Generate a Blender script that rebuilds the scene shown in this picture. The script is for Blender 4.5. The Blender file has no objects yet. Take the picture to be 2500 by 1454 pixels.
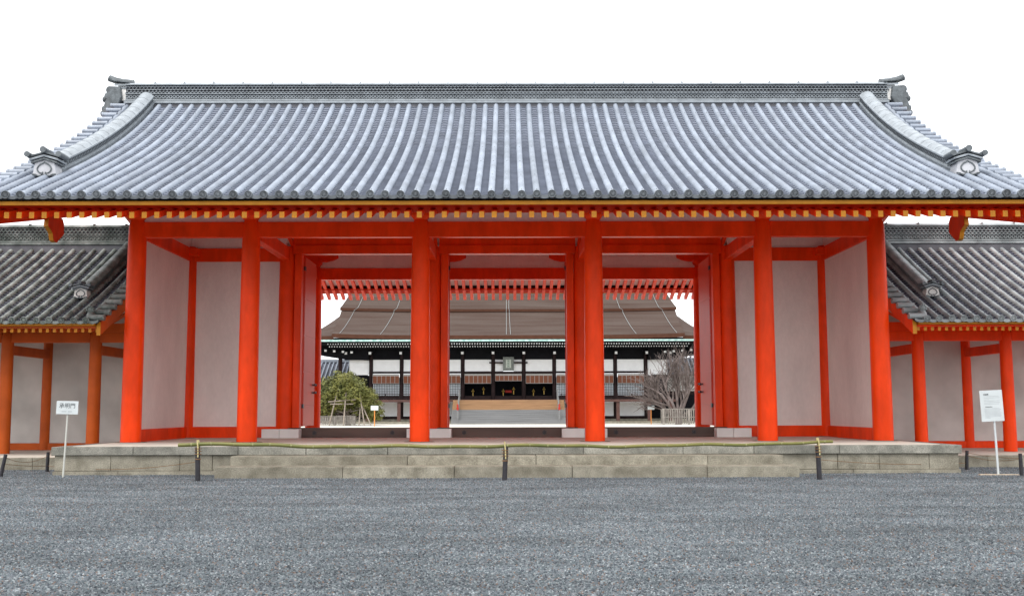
import bpy, math, random
import numpy as np
from mathutils import Matrix, Vector
R = math.radians
rnd = random.Random(7)
scene = bpy.context.scene
COL = scene.collection

# ------------------------------------------------------------------ camera
cd = bpy.data.cameras.new('camera'); cam = bpy.data.objects.new('camera', cd); COL.objects.link(cam)
PITCH, YAW, ROLL = R(5.97), R(0.18), R(0.13)
fw = Vector((math.sin(YAW)*math.cos(PITCH), math.cos(YAW)*math.cos(PITCH), math.sin(PITCH)))
r0 = Vector((math.cos(YAW), -math.sin(YAW), 0)); u0 = r0.cross(fw)
rt = math.cos(ROLL)*r0 - math.sin(ROLL)*u0; up = math.sin(ROLL)*r0 + math.cos(ROLL)*u0
M3 = Matrix((rt, up, -fw)).transposed().to_4x4()
M3.translation = Vector((0.04, -31.5, 1.463))
cam.matrix_world = M3
cd.sensor_width = 36.0; cd.lens = 36.0*2590/2500; cd.clip_end = 3000; cd.clip_start = 0.1
scene.camera = cam

# ------------------------------------------------------------------ sky (overcast) and sun
world = bpy.data.worlds.new('World'); scene.world = world; world.use_nodes = True
wn = world.node_tree; wn.nodes.clear()
wo = wn.nodes.new('ShaderNodeOutputWorld'); bg = wn.nodes.new('ShaderNodeBackground')
sky = wn.nodes.new('ShaderNodeTexSky'); sky.sky_type = 'NISHITA'; sky.sun_disc = False
SUN_EL, SUN_AZ = 58.0, 205.0      # azimuth clockwise from +Y: behind the camera and to its left
sky.sun_elevation = R(SUN_EL); sky.sun_rotation = R(SUN_AZ)
sky.dust_density = 4.0; sky.air_density = 1.0; sky.altitude = 50
mixn = wn.nodes.new('ShaderNodeMix'); mixn.data_type = 'RGBA'
mixn.inputs[0].default_value = 0.93                      # cloud cover
mixn.inputs[7].default_value = (11.6, 11.9, 12.3, 1)      # even white cloud, same scale as the sky texture
wn.links.new(sky.outputs[0], mixn.inputs[6]); wn.links.new(mixn.outputs[2], bg.inputs[0])
bg.inputs[1].default_value = 0.10
wn.links.new(bg.outputs[0], wo.inputs[0])
sl = bpy.data.lights.new('sun', 'SUN'); sl.energy = 1.2; sl.angle = R(25); sl.color = (1.0, 0.97, 0.92)
so = bpy.data.objects.new('sun', sl); COL.objects.link(so)
sd = Vector((math.sin(R(SUN_AZ))*math.cos(R(SUN_EL)), math.cos(R(SUN_AZ))*math.cos(R(SUN_EL)), math.sin(R(SUN_EL))))
so.rotation_euler = sd.to_track_quat('Z', 'Y').to_euler(); so.location = sd*60
vs = scene.view_settings; vs.view_transform = 'Standard'; vs.look = 'None'; vs.gamma = 1; vs.exposure = 0.85
vs.use_curve_mapping = False
scene.cycles.max_bounces = 8; scene.cycles.diffuse_bounces = 5

# ------------------------------------------------------------------ materials
MATS = {}
def mat(name, col, rough=0.6, spec=0.5, var=0.12, scale=3.0, col2=None, bump=0.0, bscale=40.0, objvar=0.0,
        stretch=(1, 1, 1), detail=5.0, lo=0.35, hi=0.65, fine=0.0, coat=0.0):
    m = bpy.data.materials.new(name); m.use_nodes = True; nt = m.node_tree; N = nt.nodes; L = nt.links
    b = N['Principled BSDF']; b.inputs['Roughness'].default_value = rough
    b.inputs['Specular IOR Level'].default_value = spec
    if coat: b.inputs['Coat Weight'].default_value = coat; b.inputs['Coat Roughness'].default_value = 0.25
    g = N.new('ShaderNodeNewGeometry'); mp = N.new('ShaderNodeMapping'); mp.inputs['Scale'].default_value = stretch
    L.new(g.outputs['Position'], mp.inputs[0])
    n = N.new('ShaderNodeTexNoise'); n.inputs['Scale'].default_value = scale; n.inputs['Detail'].default_value = detail
    L.new(mp.outputs[0], n.inputs['Vector'])
    ramp = N.new('ShaderNodeValToRGB'); ramp.color_ramp.elements[0].position = lo; ramp.color_ramp.elements[1].position = hi
    a = tuple(c*(1-var) for c in col); c2 = col2 if col2 else tuple(min(1, c*(1+var)) for c in col)
    ramp.color_ramp.elements[0].color = (*(a if not col2 else col), 1); ramp.color_ramp.elements[1].color = (*c2, 1)
    L.new(n.outputs['Fac'], ramp.inputs[0]); out = ramp.outputs[0]
    if fine:
        n2 = N.new('ShaderNodeTexNoise'); n2.inputs['Scale'].default_value = bscale; n2.inputs['Detail'].default_value = 3
        L.new(mp.outputs[0], n2.inputs['Vector'])
        mr = N.new('ShaderNodeMapRange'); mr.inputs[1].default_value = 0.3; mr.inputs[2].default_value = 0.7
        mr.inputs[3].default_value = 1-fine; mr.inputs[4].default_value = 1+fine; L.new(n2.outputs['Fac'], mr.inputs[0])
        mu = N.new('ShaderNodeVectorMath'); mu.operation = 'SCALE'; L.new(out, mu.inputs[0]); L.new(mr.outputs[0], mu.inputs['Scale']); out = mu.outputs[0]
    if objvar:
        oi = N.new('ShaderNodeObjectInfo'); mr = N.new('ShaderNodeMapRange')
        mr.inputs[3].default_value = 1-objvar; mr.inputs[4].default_value = 1+objvar; L.new(oi.outputs['Random'], mr.inputs[0])
        mu = N.new('ShaderNodeVectorMath'); mu.operation = 'SCALE'; L.new(out, mu.inputs[0]); L.new(mr.outputs[0], mu.inputs['Scale']); out = mu.outputs[0]
    L.new(out, b.inputs['Base Color'])
    if bump:
        nb = N.new('ShaderNodeTexNoise'); nb.inputs['Scale'].default_value = bscale; nb.inputs['Detail'].default_value = 4
        L.new(mp.outputs[0], nb.inputs['Vector'])
        bn = N.new('ShaderNodeBump'); bn.inputs['Strength'].default_value = bump; bn.inputs['Distance'].default_value = 0.02
        L.new(nb.outputs['Fac'], bn.inputs['Height']); L.new(bn.outputs[0], b.inputs['Normal'])
    MATS[name] = m; return m
red = mat('vermilion_paint', (0.86, 0.056, 0.003), 0.40, 0.16, 0.13, 2.2, bump=0.06, bscale=9, stretch=(1, 1, .35), fine=0.05)
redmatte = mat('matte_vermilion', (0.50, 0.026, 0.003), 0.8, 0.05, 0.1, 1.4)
redold = mat('faded_vermilion', (0.50, 0.090, 0.010), 0.5, 0.2, 0.14, 1.6, bump=0.08, bscale=20)
reddoor = mat('door_vermilion', (0.66, 0.045, 0.010), 0.36, 0.25, 0.05, 1.5)
gold = mat('yellow_ochre_paint', (0.56, 0.215, 0.008), 0.5, 0.3, 0.1, 4)
plaster = mat('white_plaster', (0.80, 0.755, 0.715), 0.85, 0.2, 0.06, 1.1, bump=0.08, bscale=14, stretch=(1, 1, .45), fine=0.03)
plastergrey = mat('weathered_and_shaded_plaster', (0.57, 0.55, 0.515), 0.9, 0.2, 0.14, 0.9, bump=0.08, bscale=10)  # worn corridor walls; its grey also paints shade on the side building panels
ornplaster = mat('grey_plaster', (0.50, 0.50, 0.52), 0.8, 0.2, 0.12, 3, bump=0.1, bscale=12)
whiteblock = mat('white_block', (0.74, 0.72, 0.69), 0.7, 0.3, 0.05, 2)
tile = mat('silver_tile', (0.235, 0.265, 0.315), 0.42, 0.6, 0.16, 1.8, objvar=0.10, fine=0.12, bscale=22)
tilepan = mat('silver_pan_tile', (0.205, 0.222, 0.268), 0.45, 0.6, 0.14, 2.5, objvar=0.07)
tilecap = mat('tile_end', (0.105, 0.115, 0.125), 0.55, 0.4, 0.2, 9, objvar=0.2)
deck = mat('roof_bed_clay', (0.05, 0.05, 0.055), 0.9, 0.1, 0.2, 3)
ridgedark = mat('ridge_shadow_bed', (0.11, 0.11, 0.12), 0.8, 0.2, 0.2, 3)
ridget = mat('ridge_tile', (0.265, 0.29, 0.31), 0.5, 0.5, 0.16, 5)
ornm = mat('ornament_tile', (0.105, 0.118, 0.125), 0.6, 0.5, 0.3, 7, bump=0.25, bscale=25)
tileL = mat('mossy_tile', (0.060, 0.075, 0.064), 0.5, 0.45, 0.3, 3.0, col2=(0.255, 0.275, 0.255), objvar=0.2, bump=0.1, bscale=15, lo=0.35, hi=0.72, fine=0.25)
panL = mat('old_pan_tile', (0.034, 0.034, 0.046), 0.6, 0.3, 0.2, 2.5, col2=(0.085, 0.088, 0.105), objvar=0.15)
tileR = mat('weathered_tile', (0.15, 0.165, 0.165), 0.42, 0.6, 0.2, 2.6, col2=(0.29, 0.315, 0.315), objvar=0.12)
panR = mat('weathered_pan_tile', (0.045, 0.046, 0.066), 0.55, 0.35, 0.2, 2.5, col2=(0.095, 0.098, 0.125), objvar=0.12)
sillm = mat('dark_sill_wood', (0.105, 0.066, 0.052), 0.6, 0.4, 0.25, 3, bump=0.15, bscale=30, stretch=(.15, 1, 1))
iron = mat('dark_iron', (0.022, 0.020, 0.022), 0.45, 0.6, 0.2, 8)
knobm = mat('bronze_knob', (0.07, 0.035, 0.04), 0.25, 0.8, 0.1, 8)
stone = mat('granite', (0.165, 0.148, 0.112), 0.85, 0.25, 0.2, 3.4, col2=(0.31, 0.285, 0.225), bump=0.4, bscale=45, objvar=0.12, fine=0.26, lo=0.3, hi=0.7)
stonetop = mat('granite_coping', (0.15, 0.147, 0.125), 0.85, 0.25, 0.2, 3.0, col2=(0.30, 0.287, 0.245), bump=0.4, bscale=45, objvar=0.12, fine=0.28, lo=0.3, hi=0.7)
floorm = mat('tamped_earth', (0.62, 0.58, 0.50), 0.9, 0.2, 0.08, 1.1, bump=0.1, bscale=25)
mortar = mat('stone_joint', (0.10, 0.09, 0.075), 0.95, 0.1, 0.1, 3)
blackpost = mat('charred_wood', (0.016, 0.014, 0.018), 0.5, 0.5, 0.3, 12, bump=0.2, bscale=40)
bamboo = mat('green_bamboo', (0.095, 0.105, 0.022), 0.45, 0.4, 0.2, 2.0, col2=(0.19, 0.17, 0.045), stretch=(.6, 3, 3))
bamboopale = mat('split_bamboo', (0.50, 0.42, 0.20), 0.5, 0.4, 0.12, 12)
bamboonode = mat('bamboo_node', (0.22, 0.21, 0.09), 0.5, 0.4, 0.15, 12)
rope = mat('brown_rope', (0.19, 0.11, 0.06), 0.9, 0.1, 0.2, 30)
signw = mat('white_sign_board', (0.52, 0.55, 0.55), 0.5, 0.4, 0.04, 5)
polew = mat('white_pole', (0.50, 0.50, 0.45), 0.5, 0.4, 0.06, 5)
ink = mat('black_ink', (0.035, 0.04, 0.045), 0.7, 0.2, 0.05, 5)
inkgrey = mat('grey_print', (0.36, 0.38, 0.39), 0.7, 0.2, 0.05, 5)
plank = mat('driftwood_plank', (0.42, 0.34, 0.25), 0.8, 0.2, 0.2, 9)
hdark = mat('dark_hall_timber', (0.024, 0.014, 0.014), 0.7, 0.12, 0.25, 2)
hblack = mat('black_timber_and_shade', (0.006, 0.006, 0.008), 0.7, 0.1, 0.2, 2)  # black timber parts, and sheets painting the dark of interior and opening
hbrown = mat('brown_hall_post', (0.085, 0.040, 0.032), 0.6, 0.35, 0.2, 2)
hwhite = mat('hall_plaster', (0.86, 0.865, 0.87), 0.85, 0.2, 0.03, 2)
hpaper = mat('shutter_paper', (0.80, 0.85, 0.89), 0.8, 0.2, 0.04, 2)
bark = mat('cypress_bark_thatch', (0.056, 0.034, 0.026), 0.95, 0.1, 0.2, 0.5, col2=(0.083, 0.062, 0.052), stretch=(.25, 1, 6), fine=0.14, bscale=14, lo=0.3, hi=0.7, bump=0.3)
barkedge = mat('thatch_edge', (0.075, 0.034, 0.022), 0.95, 0.1, 0.2, 2, stretch=(1, 1, 8))
copper = mat('verdigris_copper', (0.22, 0.40, 0.37), 0.6, 0.4, 0.15, 3, col2=(0.50, 0.68, 0.64))
blind = mat('reed_blind', (0.19, 0.073, 0.042), 0.8, 0.2, 0.15, 4, stretch=(1, 1, 12))
blindtop = mat('blind_valance', (0.36, 0.34, 0.32), 0.8, 0.2, 0.1, 5)
tanwood = mat('fresh_step_wood', (0.30, 0.175, 0.09), 0.7, 0.3, 0.15, 2, stretch=(.3, 1, 6))
greywood = mat('grey_step_wood', (0.19, 0.19, 0.19), 0.8, 0.2, 0.15, 2, stretch=(.2, 1, 8))
plaq = mat('plaque_frame', (0.17, 0.185, 0.17), 0.7, 0.3, 0.3, 12)
plaqin = mat('plaque_field', (0.48, 0.52, 0.46), 0.7, 0.3, 0.06, 5)
green = mat('plaque_ink', (0.05, 0.13, 0.09), 0.7, 0.2, 0.05, 5)
brass = mat('gilt', (0.55, 0.36, 0.08), 0.35, 0.6, 0.1, 8); brass.node_tree.nodes['Principled BSDF'].inputs['Metallic'].default_value = 0.6
crimson = mat('crimson_cloth', (0.38, 0.03, 0.02), 0.7, 0.2, 0.1, 8)
metal = mat('pale_cable', (0.25, 0.265, 0.26), 0.5, 0.4, 0.05, 5)
trunkm = mat('tree_bark', (0.15, 0.11, 0.085), 0.9, 0.15, 0.25, 5)
twigm = mat('bare_twig', (0.10, 0.078, 0.070), 0.9, 0.15, 0.2, 2, col2=(0.19, 0.155, 0.145))
polem = mat('grey_pole', (0.24, 0.20, 0.165), 0.85, 0.2, 0.2, 4)
leafm = mat('orange_tree_leaf', (0.050, 0.064, 0.014), 0.55, 0.3, 0.2, 1.1, col2=(0.20, 0.19, 0.045), lo=0.3, hi=0.7, fine=0.3, bscale=5)
fencem = mat('silvered_fence', (0.20, 0.18, 0.16), 0.85, 0.2, 0.2, 4, objvar=0.15)
sandm = mat('courtyard_sand', (0.52, 0.49, 0.43), 0.95, 0.1, 0.06, 0.4, bump=0.1, bscale=30)
orangepole = mat('orange_pole', (0.58, 0.22, 0.05), 0.6, 0.3, 0.1, 4)

# gravel: base sheet and loose chips
def gravel_mat(name, inst):
    m = bpy.data.materials.new(name); m.use_nodes = True; nt = m.node_tree; N = nt.nodes; L = nt.links
    b = N['Principled BSDF']; b.inputs['Roughness'].default_value = 0.8; b.inputs['Specular IOR Level'].default_value = 0.3
    g = N.new('ShaderNodeNewGeometry')
    ramp = N.new('ShaderNodeValToRGB'); cr = ramp.color_ramp; cr.interpolation = 'CONSTANT' if inst else 'LINEAR'
    cols = [(0.0, (0.050, 0.058, 0.068)), (0.18, (0.088, 0.105, 0.114)), (0.48, (0.122, 0.133, 0.146)), (0.74, (0.165, 0.188, 0.196)), (0.88, (0.150, 0.108, 0.090)), (0.94, (0.26, 0.28, 0.29))]
    while len(cr.elements) < len(cols): cr.elements.new(0.5)
    for e, (p, c) in zip(cr.elements, cols): e.position = p; e.color = (*c, 1)
    if inst:
        oi = N.new('ShaderNodeObjectInfo'); L.new(oi.outputs['Random'], ramp.inputs[0])
    else:
        v = N.new('ShaderNodeTexVoronoi'); v.inputs['Scale'].default_value = 48; L.new(g.outputs['Position'], v.inputs['Vector'])
        sx = N.new('ShaderNodeSeparateColor'); L.new(v.outputs['Color'], sx.inputs[0]); L.new(sx.outputs[0], ramp.inputs[0])
        bn = N.new('ShaderNodeBump'); bn.inputs['Strength'].default_value = 0.9; bn.inputs['Distance'].default_value = 0.02; bn.invert = True
        L.new(v.outputs['Distance'], bn.inputs['Height']); L.new(bn.outputs[0], b.inputs['Normal'])
    n = N.new('ShaderNodeTexNoise'); n.inputs['Scale'].default_value = 0.8; n.inputs['Detail'].default_value = 8; n.inputs['Roughness'].default_value = 0.65
    mp = N.new('ShaderNodeMapping'); mp.inputs['Scale'].default_value = (0.45, 1.3, 1); L.new(g.outputs['Position'], mp.inputs[0]); L.new(mp.outputs[0], n.inputs['Vector'])
    mr = N.new('ShaderNodeMapRange'); mr.inputs[1].default_value = 0.3; mr.inputs[2].default_value = 0.68; mr.inputs[3].default_value = 0.62; mr.inputs[4].default_value = 1.28
    L.new(n.outputs['Fac'], mr.inputs[0])
    mu = N.new('ShaderNodeVectorMath'); mu.operation = 'SCALE'; L.new(ramp.outputs[0], mu.inputs[0]); L.new(mr.outputs[0], mu.inputs['Scale'])
    L.new(mu.outputs[0], b.inputs['Base Color'])
    return m
gravelm = gravel_mat('gravel_bed', False); chipm = gravel_mat('gravel_chip', True)

# ------------------------------------------------------------------ helpers
WM = {}
def tag(o, label=None, cat=None, group=None, kind=None):
    if label: o['label'] = label
    if cat: o['category'] = cat
    if group: o['group'] = group
    if kind: o['kind'] = kind
    return o
def place(o, parent=None, W=None):
    W = W or Matrix.Identity(4)
    COL.objects.link(o); WM[o] = W
    if parent is not None:
        o.parent = parent; o.matrix_parent_inverse = WM[parent].inverted()
    o.matrix_basis = W
    return o
def thing(name, label, cat, loc=(0, 0, 0), group=None):
    o = bpy.data.objects.new(name, None); o.empty_display_size = 0.3
    place(o, None, Matrix.Translation(loc)); return tag(o, label, cat, group)
def inst(name, mesh, parent, loc=(0, 0, 0), rot=(0, 0, 0), scale=(1, 1, 1), bevel=0):
    o = bpy.data.objects.new(name, mesh)
    W = Matrix.LocRotScale(Vector(loc), Matrix.Rotation(rot[2], 3, 'Z') @ Matrix.Rotation(rot[1], 3, 'Y') @ Matrix.Rotation(rot[0], 3, 'X'), Vector(scale))
    if bevel: addbevel(o, bevel)
    return place(o, parent, W)
def addbevel(o, w, seg=2):
    b = o.modifiers.new('bevel', 'BEVEL'); b.width = w; b.segments = seg; b.limit_method = 'ANGLE'; b.angle_limit = R(40)
class MB:
    def __init__(s): s.v = []; s.f = []; s.m = []
    def add(s, v, f, mi=0):
        k = len(s.v); s.v += [tuple(p) for p in v]; s.f += [tuple(i+k for i in q) for q in f]; s.m += [mi]*len(f); return s
    def box(s, x0, x1, y0, y1, z0, z1, mi=0, W=None):
        v = [(x0, y0, z0), (x1, y0, z0), (x1, y1, z0), (x0, y1, z0), (x0, y0, z1), (x1, y0, z1), (x1, y1, z1), (x0, y1, z1)]
        if W: v = [W @ Vector(p) for p in v]
        return s.add(v, [(0, 3, 2, 1), (4, 5, 6, 7), (0, 1, 5, 4), (1, 2, 6, 5), (2, 3, 7, 6), (3, 0, 4, 7)], mi)
    def lathe(s, prof, n=16, W=None, mi=0, caps=True):      # prof: (r, h) about z
        v = []; f = []
        for r, h in prof:
            v += [(r*math.cos(2*math.pi*i/n), r*math.sin(2*math.pi*i/n), h) for i in range(n)]
        for k in range(len(prof)-1):
            for i in range(n):
                j = (i+1) % n; f.append((k*n+i, k*n+j, k*n+n+j, k*n+n+i))
        if caps: f.append(tuple(range(n-1, -1, -1))); f.append(tuple(range((len(prof)-1)*n, len(prof)*n)))
        if W: v = [W @ Vector(p) for p in v]
        return s.add(v, f, mi)
    def tube(s, pts, rad, n=6, mi=0):
        pts = [Vector(p) for p in pts]; rad = rad if isinstance(rad, (list, tuple)) else [rad]*len(pts)
        v = []; f = []; a = None
        for i, p in enumerate(pts):
            t = (pts[min(i+1, len(pts)-1)]-pts[max(i-1, 0)]).normalized()
            if a is None: a = t.orthogonal().normalized()
            else: a = (a - t*a.dot(t)); a = a.normalized() if a.length > 1e-6 else t.orthogonal().normalized()
            b = t.cross(a)
            v += [p+(a*math.cos(2*math.pi*k/n)+b*math.sin(2*math.pi*k/n))*rad[i] for k in range(n)]
        for i in range(len(pts)-1):
            for k in range(n):
                l = (k+1) % n; f.append((i*n+k, i*n+l, i*n+n+l, i*n+n+k))
        f.append(tuple(range(n-1, -1, -1))); f.append(tuple(range((len(pts)-1)*n, len(pts)*n)))
        return s.add(v, f, mi)
    def prism(s, poly, y0, y1, mi=0, W=None, axis='y'):      # poly in (x,z) counter-clockwise seen from -y
        n = len(poly)
        if axis == 'y': v = [(x, y0, z) for x, z in poly]+[(x, y1, z) for x, z in poly]
        else: v = [(y0, x, z) for x, z in poly]+[(y1, x, z) for x, z in poly]
        if W: v = [W @ Vector(p) for p in v]
        f = [tuple(range(n)), tuple(range(2*n-1, n-1, -1))]+[(i, i+n, (i+1) % n+n, (i+1) % n) for i in range(n)]
        return s.add(v, f, mi)
    def grid(s, rows, mi=0, close=False):                     # rows: list of equally long point lists
        n = len(rows[0]); f = []
        for i in range(len(rows)-1):
            for k in range(n-1 if not close else n):
                l = (k+1) % n; f.append((i*n+k, i*n+l, i*n+n+l, i*n+n+k))
        return s.add([p for r in rows for p in r], f, mi)
    def mesh(s, name, mats, smooth=None):
        me = bpy.data.meshes.new(name); me.from_pydata(s.v, [], s.f)
        for m in (mats if isinstance(mats, (list, tuple)) else [mats]): me.materials.append(m)
        me.polygons.foreach_set('material_index', s.m)
        if smooth:
            me.polygons.foreach_set('use_smooth', [True]*len(s.f)); me.set_sharp_from_angle(angle=R(smooth))
        me.update(); return me
    def build(s, name, mats, parent=None, smooth=None, bevel=0, loc=(0, 0, 0), rot=(0, 0, 0)):
        return inst(name, s.mesh(name, mats, smooth), parent, loc, rot, bevel=bevel)
def bx(name, m, parent, x0, x1, y0, y1, z0, z1, bevel=0.0):
    cx, cy, cz = (x0+x1)/2, (y0+y1)/2, (z0+z1)/2
    return MB().box(x0-cx, x1-cx, y0-cy, y1-cy, z0-cz, z1-cz).build(name, m, parent, bevel=bevel, loc=(cx, cy, cz))

class Prof:                                                    # roof section, eave -> ridge, smooth
    def __init__(s, pts):
        y = np.array([p[0] for p in pts]); z = np.array([p[1] for p in pts]); c = np.polyfit(y, z, 2 if len(pts) < 5 else 3)
        s.y0, s.y1 = y[0], y[-1]; Y = np.linspace(y[0], y[-1], 400); Z = np.polyval(c, Y)
        s.Y, s.Z = Y, Z; s.S = np.concatenate([[0], np.cumsum(np.hypot(np.diff(Y), np.diff(Z)))]); s.L = s.S[-1]
    def at(s, l):                                              # length from eave -> point, normal
        y = float(np.interp(l, s.S, s.Y)); z = float(np.interp(l, s.S, s.Z))
        e = 0.02; a = max(l-e, 0); b = min(l+e, s.L)
        ty = float(np.interp(b, s.S, s.Y)-np.interp(a, s.S, s.Y)); tz = float(np.interp(b, s.S, s.Z)-np.interp(a, s.S, s.Z)); h = math.hypot(ty, tz)
        return (y, z), (-tz/h, ty/h)
    def s_of_y(s, y): return float(np.interp(y, s.Y, s.S))
    def z_of_y(s, y): return float(np.interp(y, s.Y, s.Z))
    def pt(s, l, x, n): (y, z), (a, b) = s.at(l); return (x, y+a*n, z+b*n)

def cap_mesh(name, m, r):                                      # round eave tile end, facing -y, with a petalled boss
    W = Matrix.Rotation(R(90), 4, 'X')
    b = MB().lathe([(r, -0.05), (r, 0.012), (r*.95, 0.02), (r*.82, 0.02), (r*.76, 0.004), (r*.70, 0.004)], 20, W, 0, caps=False)
    n = 24; v = []; f = []
    for i in range(n):
        a = 2*math.pi*i/n; h = 0.022 if i % 2 else 0.006
        v.append(W @ Vector((r*.70*math.cos(a), r*.70*math.sin(a), 0.004))); v.append(W @ Vector((r*.5*math.cos(a), r*.5*math.sin(a), h))); v.append(W @ Vector((r*.22*math.cos(a), r*.22*math.sin(a), 0.012)))
    for i in range(n):
        j = (i+1) % n
        f += [(3*i, 3*j, 3*j+1, 3*i+1), (3*i+1, 3*j+1, 3*j+2, 3*i+2)]
    f.append(tuple(3*i+2 for i in range(n))); b.add(v, f, 0)
    return b.mesh(name, m, 30)
def roll_mesh(name, m, P, r, base, seg=0.37, nails=True, s0=0.0):
    b = MB(); rows = []; s1 = P.L-0.05; k = max(2, int((s1-s0)/seg)); d = (s1-s0)/k
    for i in range(k):
        for l, rr in ((s0+i*d, r*1.015), (s0+(i+1)*d-0.004, r*.975)):
            ring = []
            for q in range(9):
                a = math.pi*q/8; (y, z), (ny, nz) = P.at(l); h = base+rr*math.sin(a)
                ring.append((rr*math.cos(a), y+ny*h, z+nz*h))
            ring = [(ring[0][0], *P.pt(l, 0, 0.0)[1:])]+ring+[(ring[-1][0], *P.pt(l, 0, 0.0)[1:])]
            rows.append(ring)
    b.grid(rows[::-1])
    if nails:
        for i in range(6):
            l = s0+0.25+i*(s1-s0-.4)/5.6; p = P.pt(l, 0, base+r*.98)
            b.lathe([(0.011, -0.01), (0.011, 0.008), (0.004, 0.012)], 6, Matrix.Translation(p), 1)
    return b.mesh(name, [m, ornm], 40)
def pan_mesh(name, m, mcap, P, w, course, base):
    b = MB(); k = int(P.L/course); d = P.L/k; U = [-1, -.6, -.2, .2, .6, 1]
    def row(l, off): return [P.pt(l, u*w/2, base+off-0.042*(1-u*u)) for u in U]
    for i in range(k):
        lo, hi = i*d, (i+1)*d
        b.grid([row(lo, -0.006), row(lo, 0.038), row(min(hi+0.01, P.L), 0.002)][::-1])
    f = [P.pt(0.0, u*w/2, base+0.035-0.042*(1-u*u)) for u in U]   # decorated drop plate at the eave
    b.grid([[(p[0], p[1]-0.016, p[2]-0.075+0.02*u*u) for p, u in zip(f, U)], [(p[0], p[1]-0.016, p[2]) for p in f], [(p[0], p[1]+0.03, p[2]) for p in f]][::-1], 1)
    return b.mesh(name, [m, mcap], 25)

def ring_faces(b, cx, cz, y, r, w, d, n=10, mi=0, sgn=-1, a0=0, a1=2*math.pi):
    v = []
    for i in range(n+1):
        a = a0+(a1-a0)*i/n
        for rr, yy in ((r+w/2, y), (r+w/2, y+sgn*d), (r-w/2, y+sgn*d), (r-w/2, y)): v.append((cx+rr*math.cos(a), yy, cz+rr*math.sin(a)))
    f = []
    for i in range(n):
        for q in range(3):
            k = 4*i+q; f.append((k, k+1, k+5, k+4) if sgn > 0 else (k, k+4, k+5, k+1))
    b.add(v, f, mi)

def main_ridge(parent, x0, x1, z0, h, hw, mats, pitch):
    """stacked ridge: noshi courses, a band of roundels, a lattice of overlapping rings, cap tiles"""
    mt, mdk, mcap = mats
    core = MB().box(x0, x1, -hw*.72, hw*.72, z0-0.25, z0+h*.93).build('ridge', mdk, parent)
    L = [(-.38, -.01, 1.16), (0.0, .10, 1.28), (.13, .20, 1.12), (.225, .245, 1.02), (.465, .50, 1.0), (.885, .935, 1.06)]
    for a, c, w in L: MB().box(x0-.002, x1+.002, -hw*w, hw*w, z0+h*a, z0+h*c).build('ridge_course', mt if a >= 0 else mdk, core, bevel=0.012)
    n = int((x1-x0)/pitch); p = (x1-x0)/n; b = MB(); b2 = MB()
    for sg in (-1, 1):
        yy = sg*hw*.722
        for i in range(n):
            cx = x0+(i+.5)*p
            ring_faces(b2, cx, z0+h*.355, yy, p*.40, p*.16, hw*.2, 8, sgn=sg)
            b2.lathe([(p*.2, -.02), (p*.2, .03), (p*.1, .04)], 6, Matrix.Translation((cx, yy, z0+h*.355)) @ Matrix.Rotation(R(90*(-sg)*-1), 4, 'X'))
            for rw in range(3):
                off = .5*p if rw % 2 else 0
                ring_faces(b, cx+off, z0+h*(.50+.128*rw), yy, p*.5, p*.15, hw*.22, 6, sgn=sg, a0=0, a1=math.pi)
    b2.build('roundel_band', mt, core, 40)['kind'] = 'stuff'
    b.build('ring_lattice', mt, core, 40)['kind'] = 'stuff'
    nc = max(2, int((x1-x0)/.87)); d = (x1-x0)/nc
    cp = []
    for l, rr in ((0, 1.0), (d-.02, .97)):
        cp.append([(l, -hw*.95*rr*math.cos(math.pi*q/8), 0.07*h/.5*rr*math.sin(math.pi*q/8)) for q in range(9)])
    cb = MB(); cb.grid(cp[::-1]); cb.box(d-.03, d-.0, -hw*.93, hw*.93, .0, 0.072*h/.5)
    me = cb.mesh('ridge_cap_tile', mt, 40)
    for i in range(nc): inst('ridge_cap_tile', me, core, (x0+i*d, 0, z0+h*.935))
    return core

def slope_ridge(parent, P, x, s0, s1, hw, h, mt, mdk):
    sec = [(-.95, .05), (-.95, .26), (-1.08, .26), (-1.08, .34), (-.86, .36), (-.86, .66), (-1.12, .68), (-1.12, .76), (-.98, .80), (-.72, .93), (-.36, 1.0)]
    sec = sec+[(0, 1.02)]+[(-a, c) for a, c in sec[::-1]]
    n = 26; rows = []
    for i in range(n+1):
        l = s0+(s1-s0)*i/n; rows.append([P.pt(l, x+a*hw, c*h) for a, c in sec])
    b = MB(); b.grid(rows); N = len(sec)
    b.add(rows[0], [tuple(range(N-1, -1, -1))]); b.add(rows[-1], [tuple(range(N))])
    o = b.build('descending_ridge', mt, parent, 30)
    rb = MB(); k = int((s1-s0)/.1)
    for sg in (-1, 1):
        for i in range(k):
            l = s0+(i+.5)*(s1-s0)/k
            pts = []
            for q in range(7):
                a = 2*math.pi*q/6; pts.append(P.pt(l+.04*math.cos(a), x+sg*hw*.89, h*(.51+.13*math.sin(a))))
            rb.tube(pts, .009, 3)
    rb.build('ring_band', tilecap, o)['kind'] = 'stuff'
    nt = int((s1-s0)/.45)
    for i in range(nt):                                        # overlapping cover tiles along the crest
        l = s0+(i+1)*(s1-s0)/(nt+1); rows = []
        for dl, e in ((-.02, 1.0), (-.02, 1.012), (.03, 1.006)):
            rows.append([P.pt(l+dl, x+a*hw*e*1.01, c*h*e) for a, c in sec[8:-8]])
        MB().grid(rows).build('cover_tile_lip', mt, o, 40)
    return o

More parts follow.
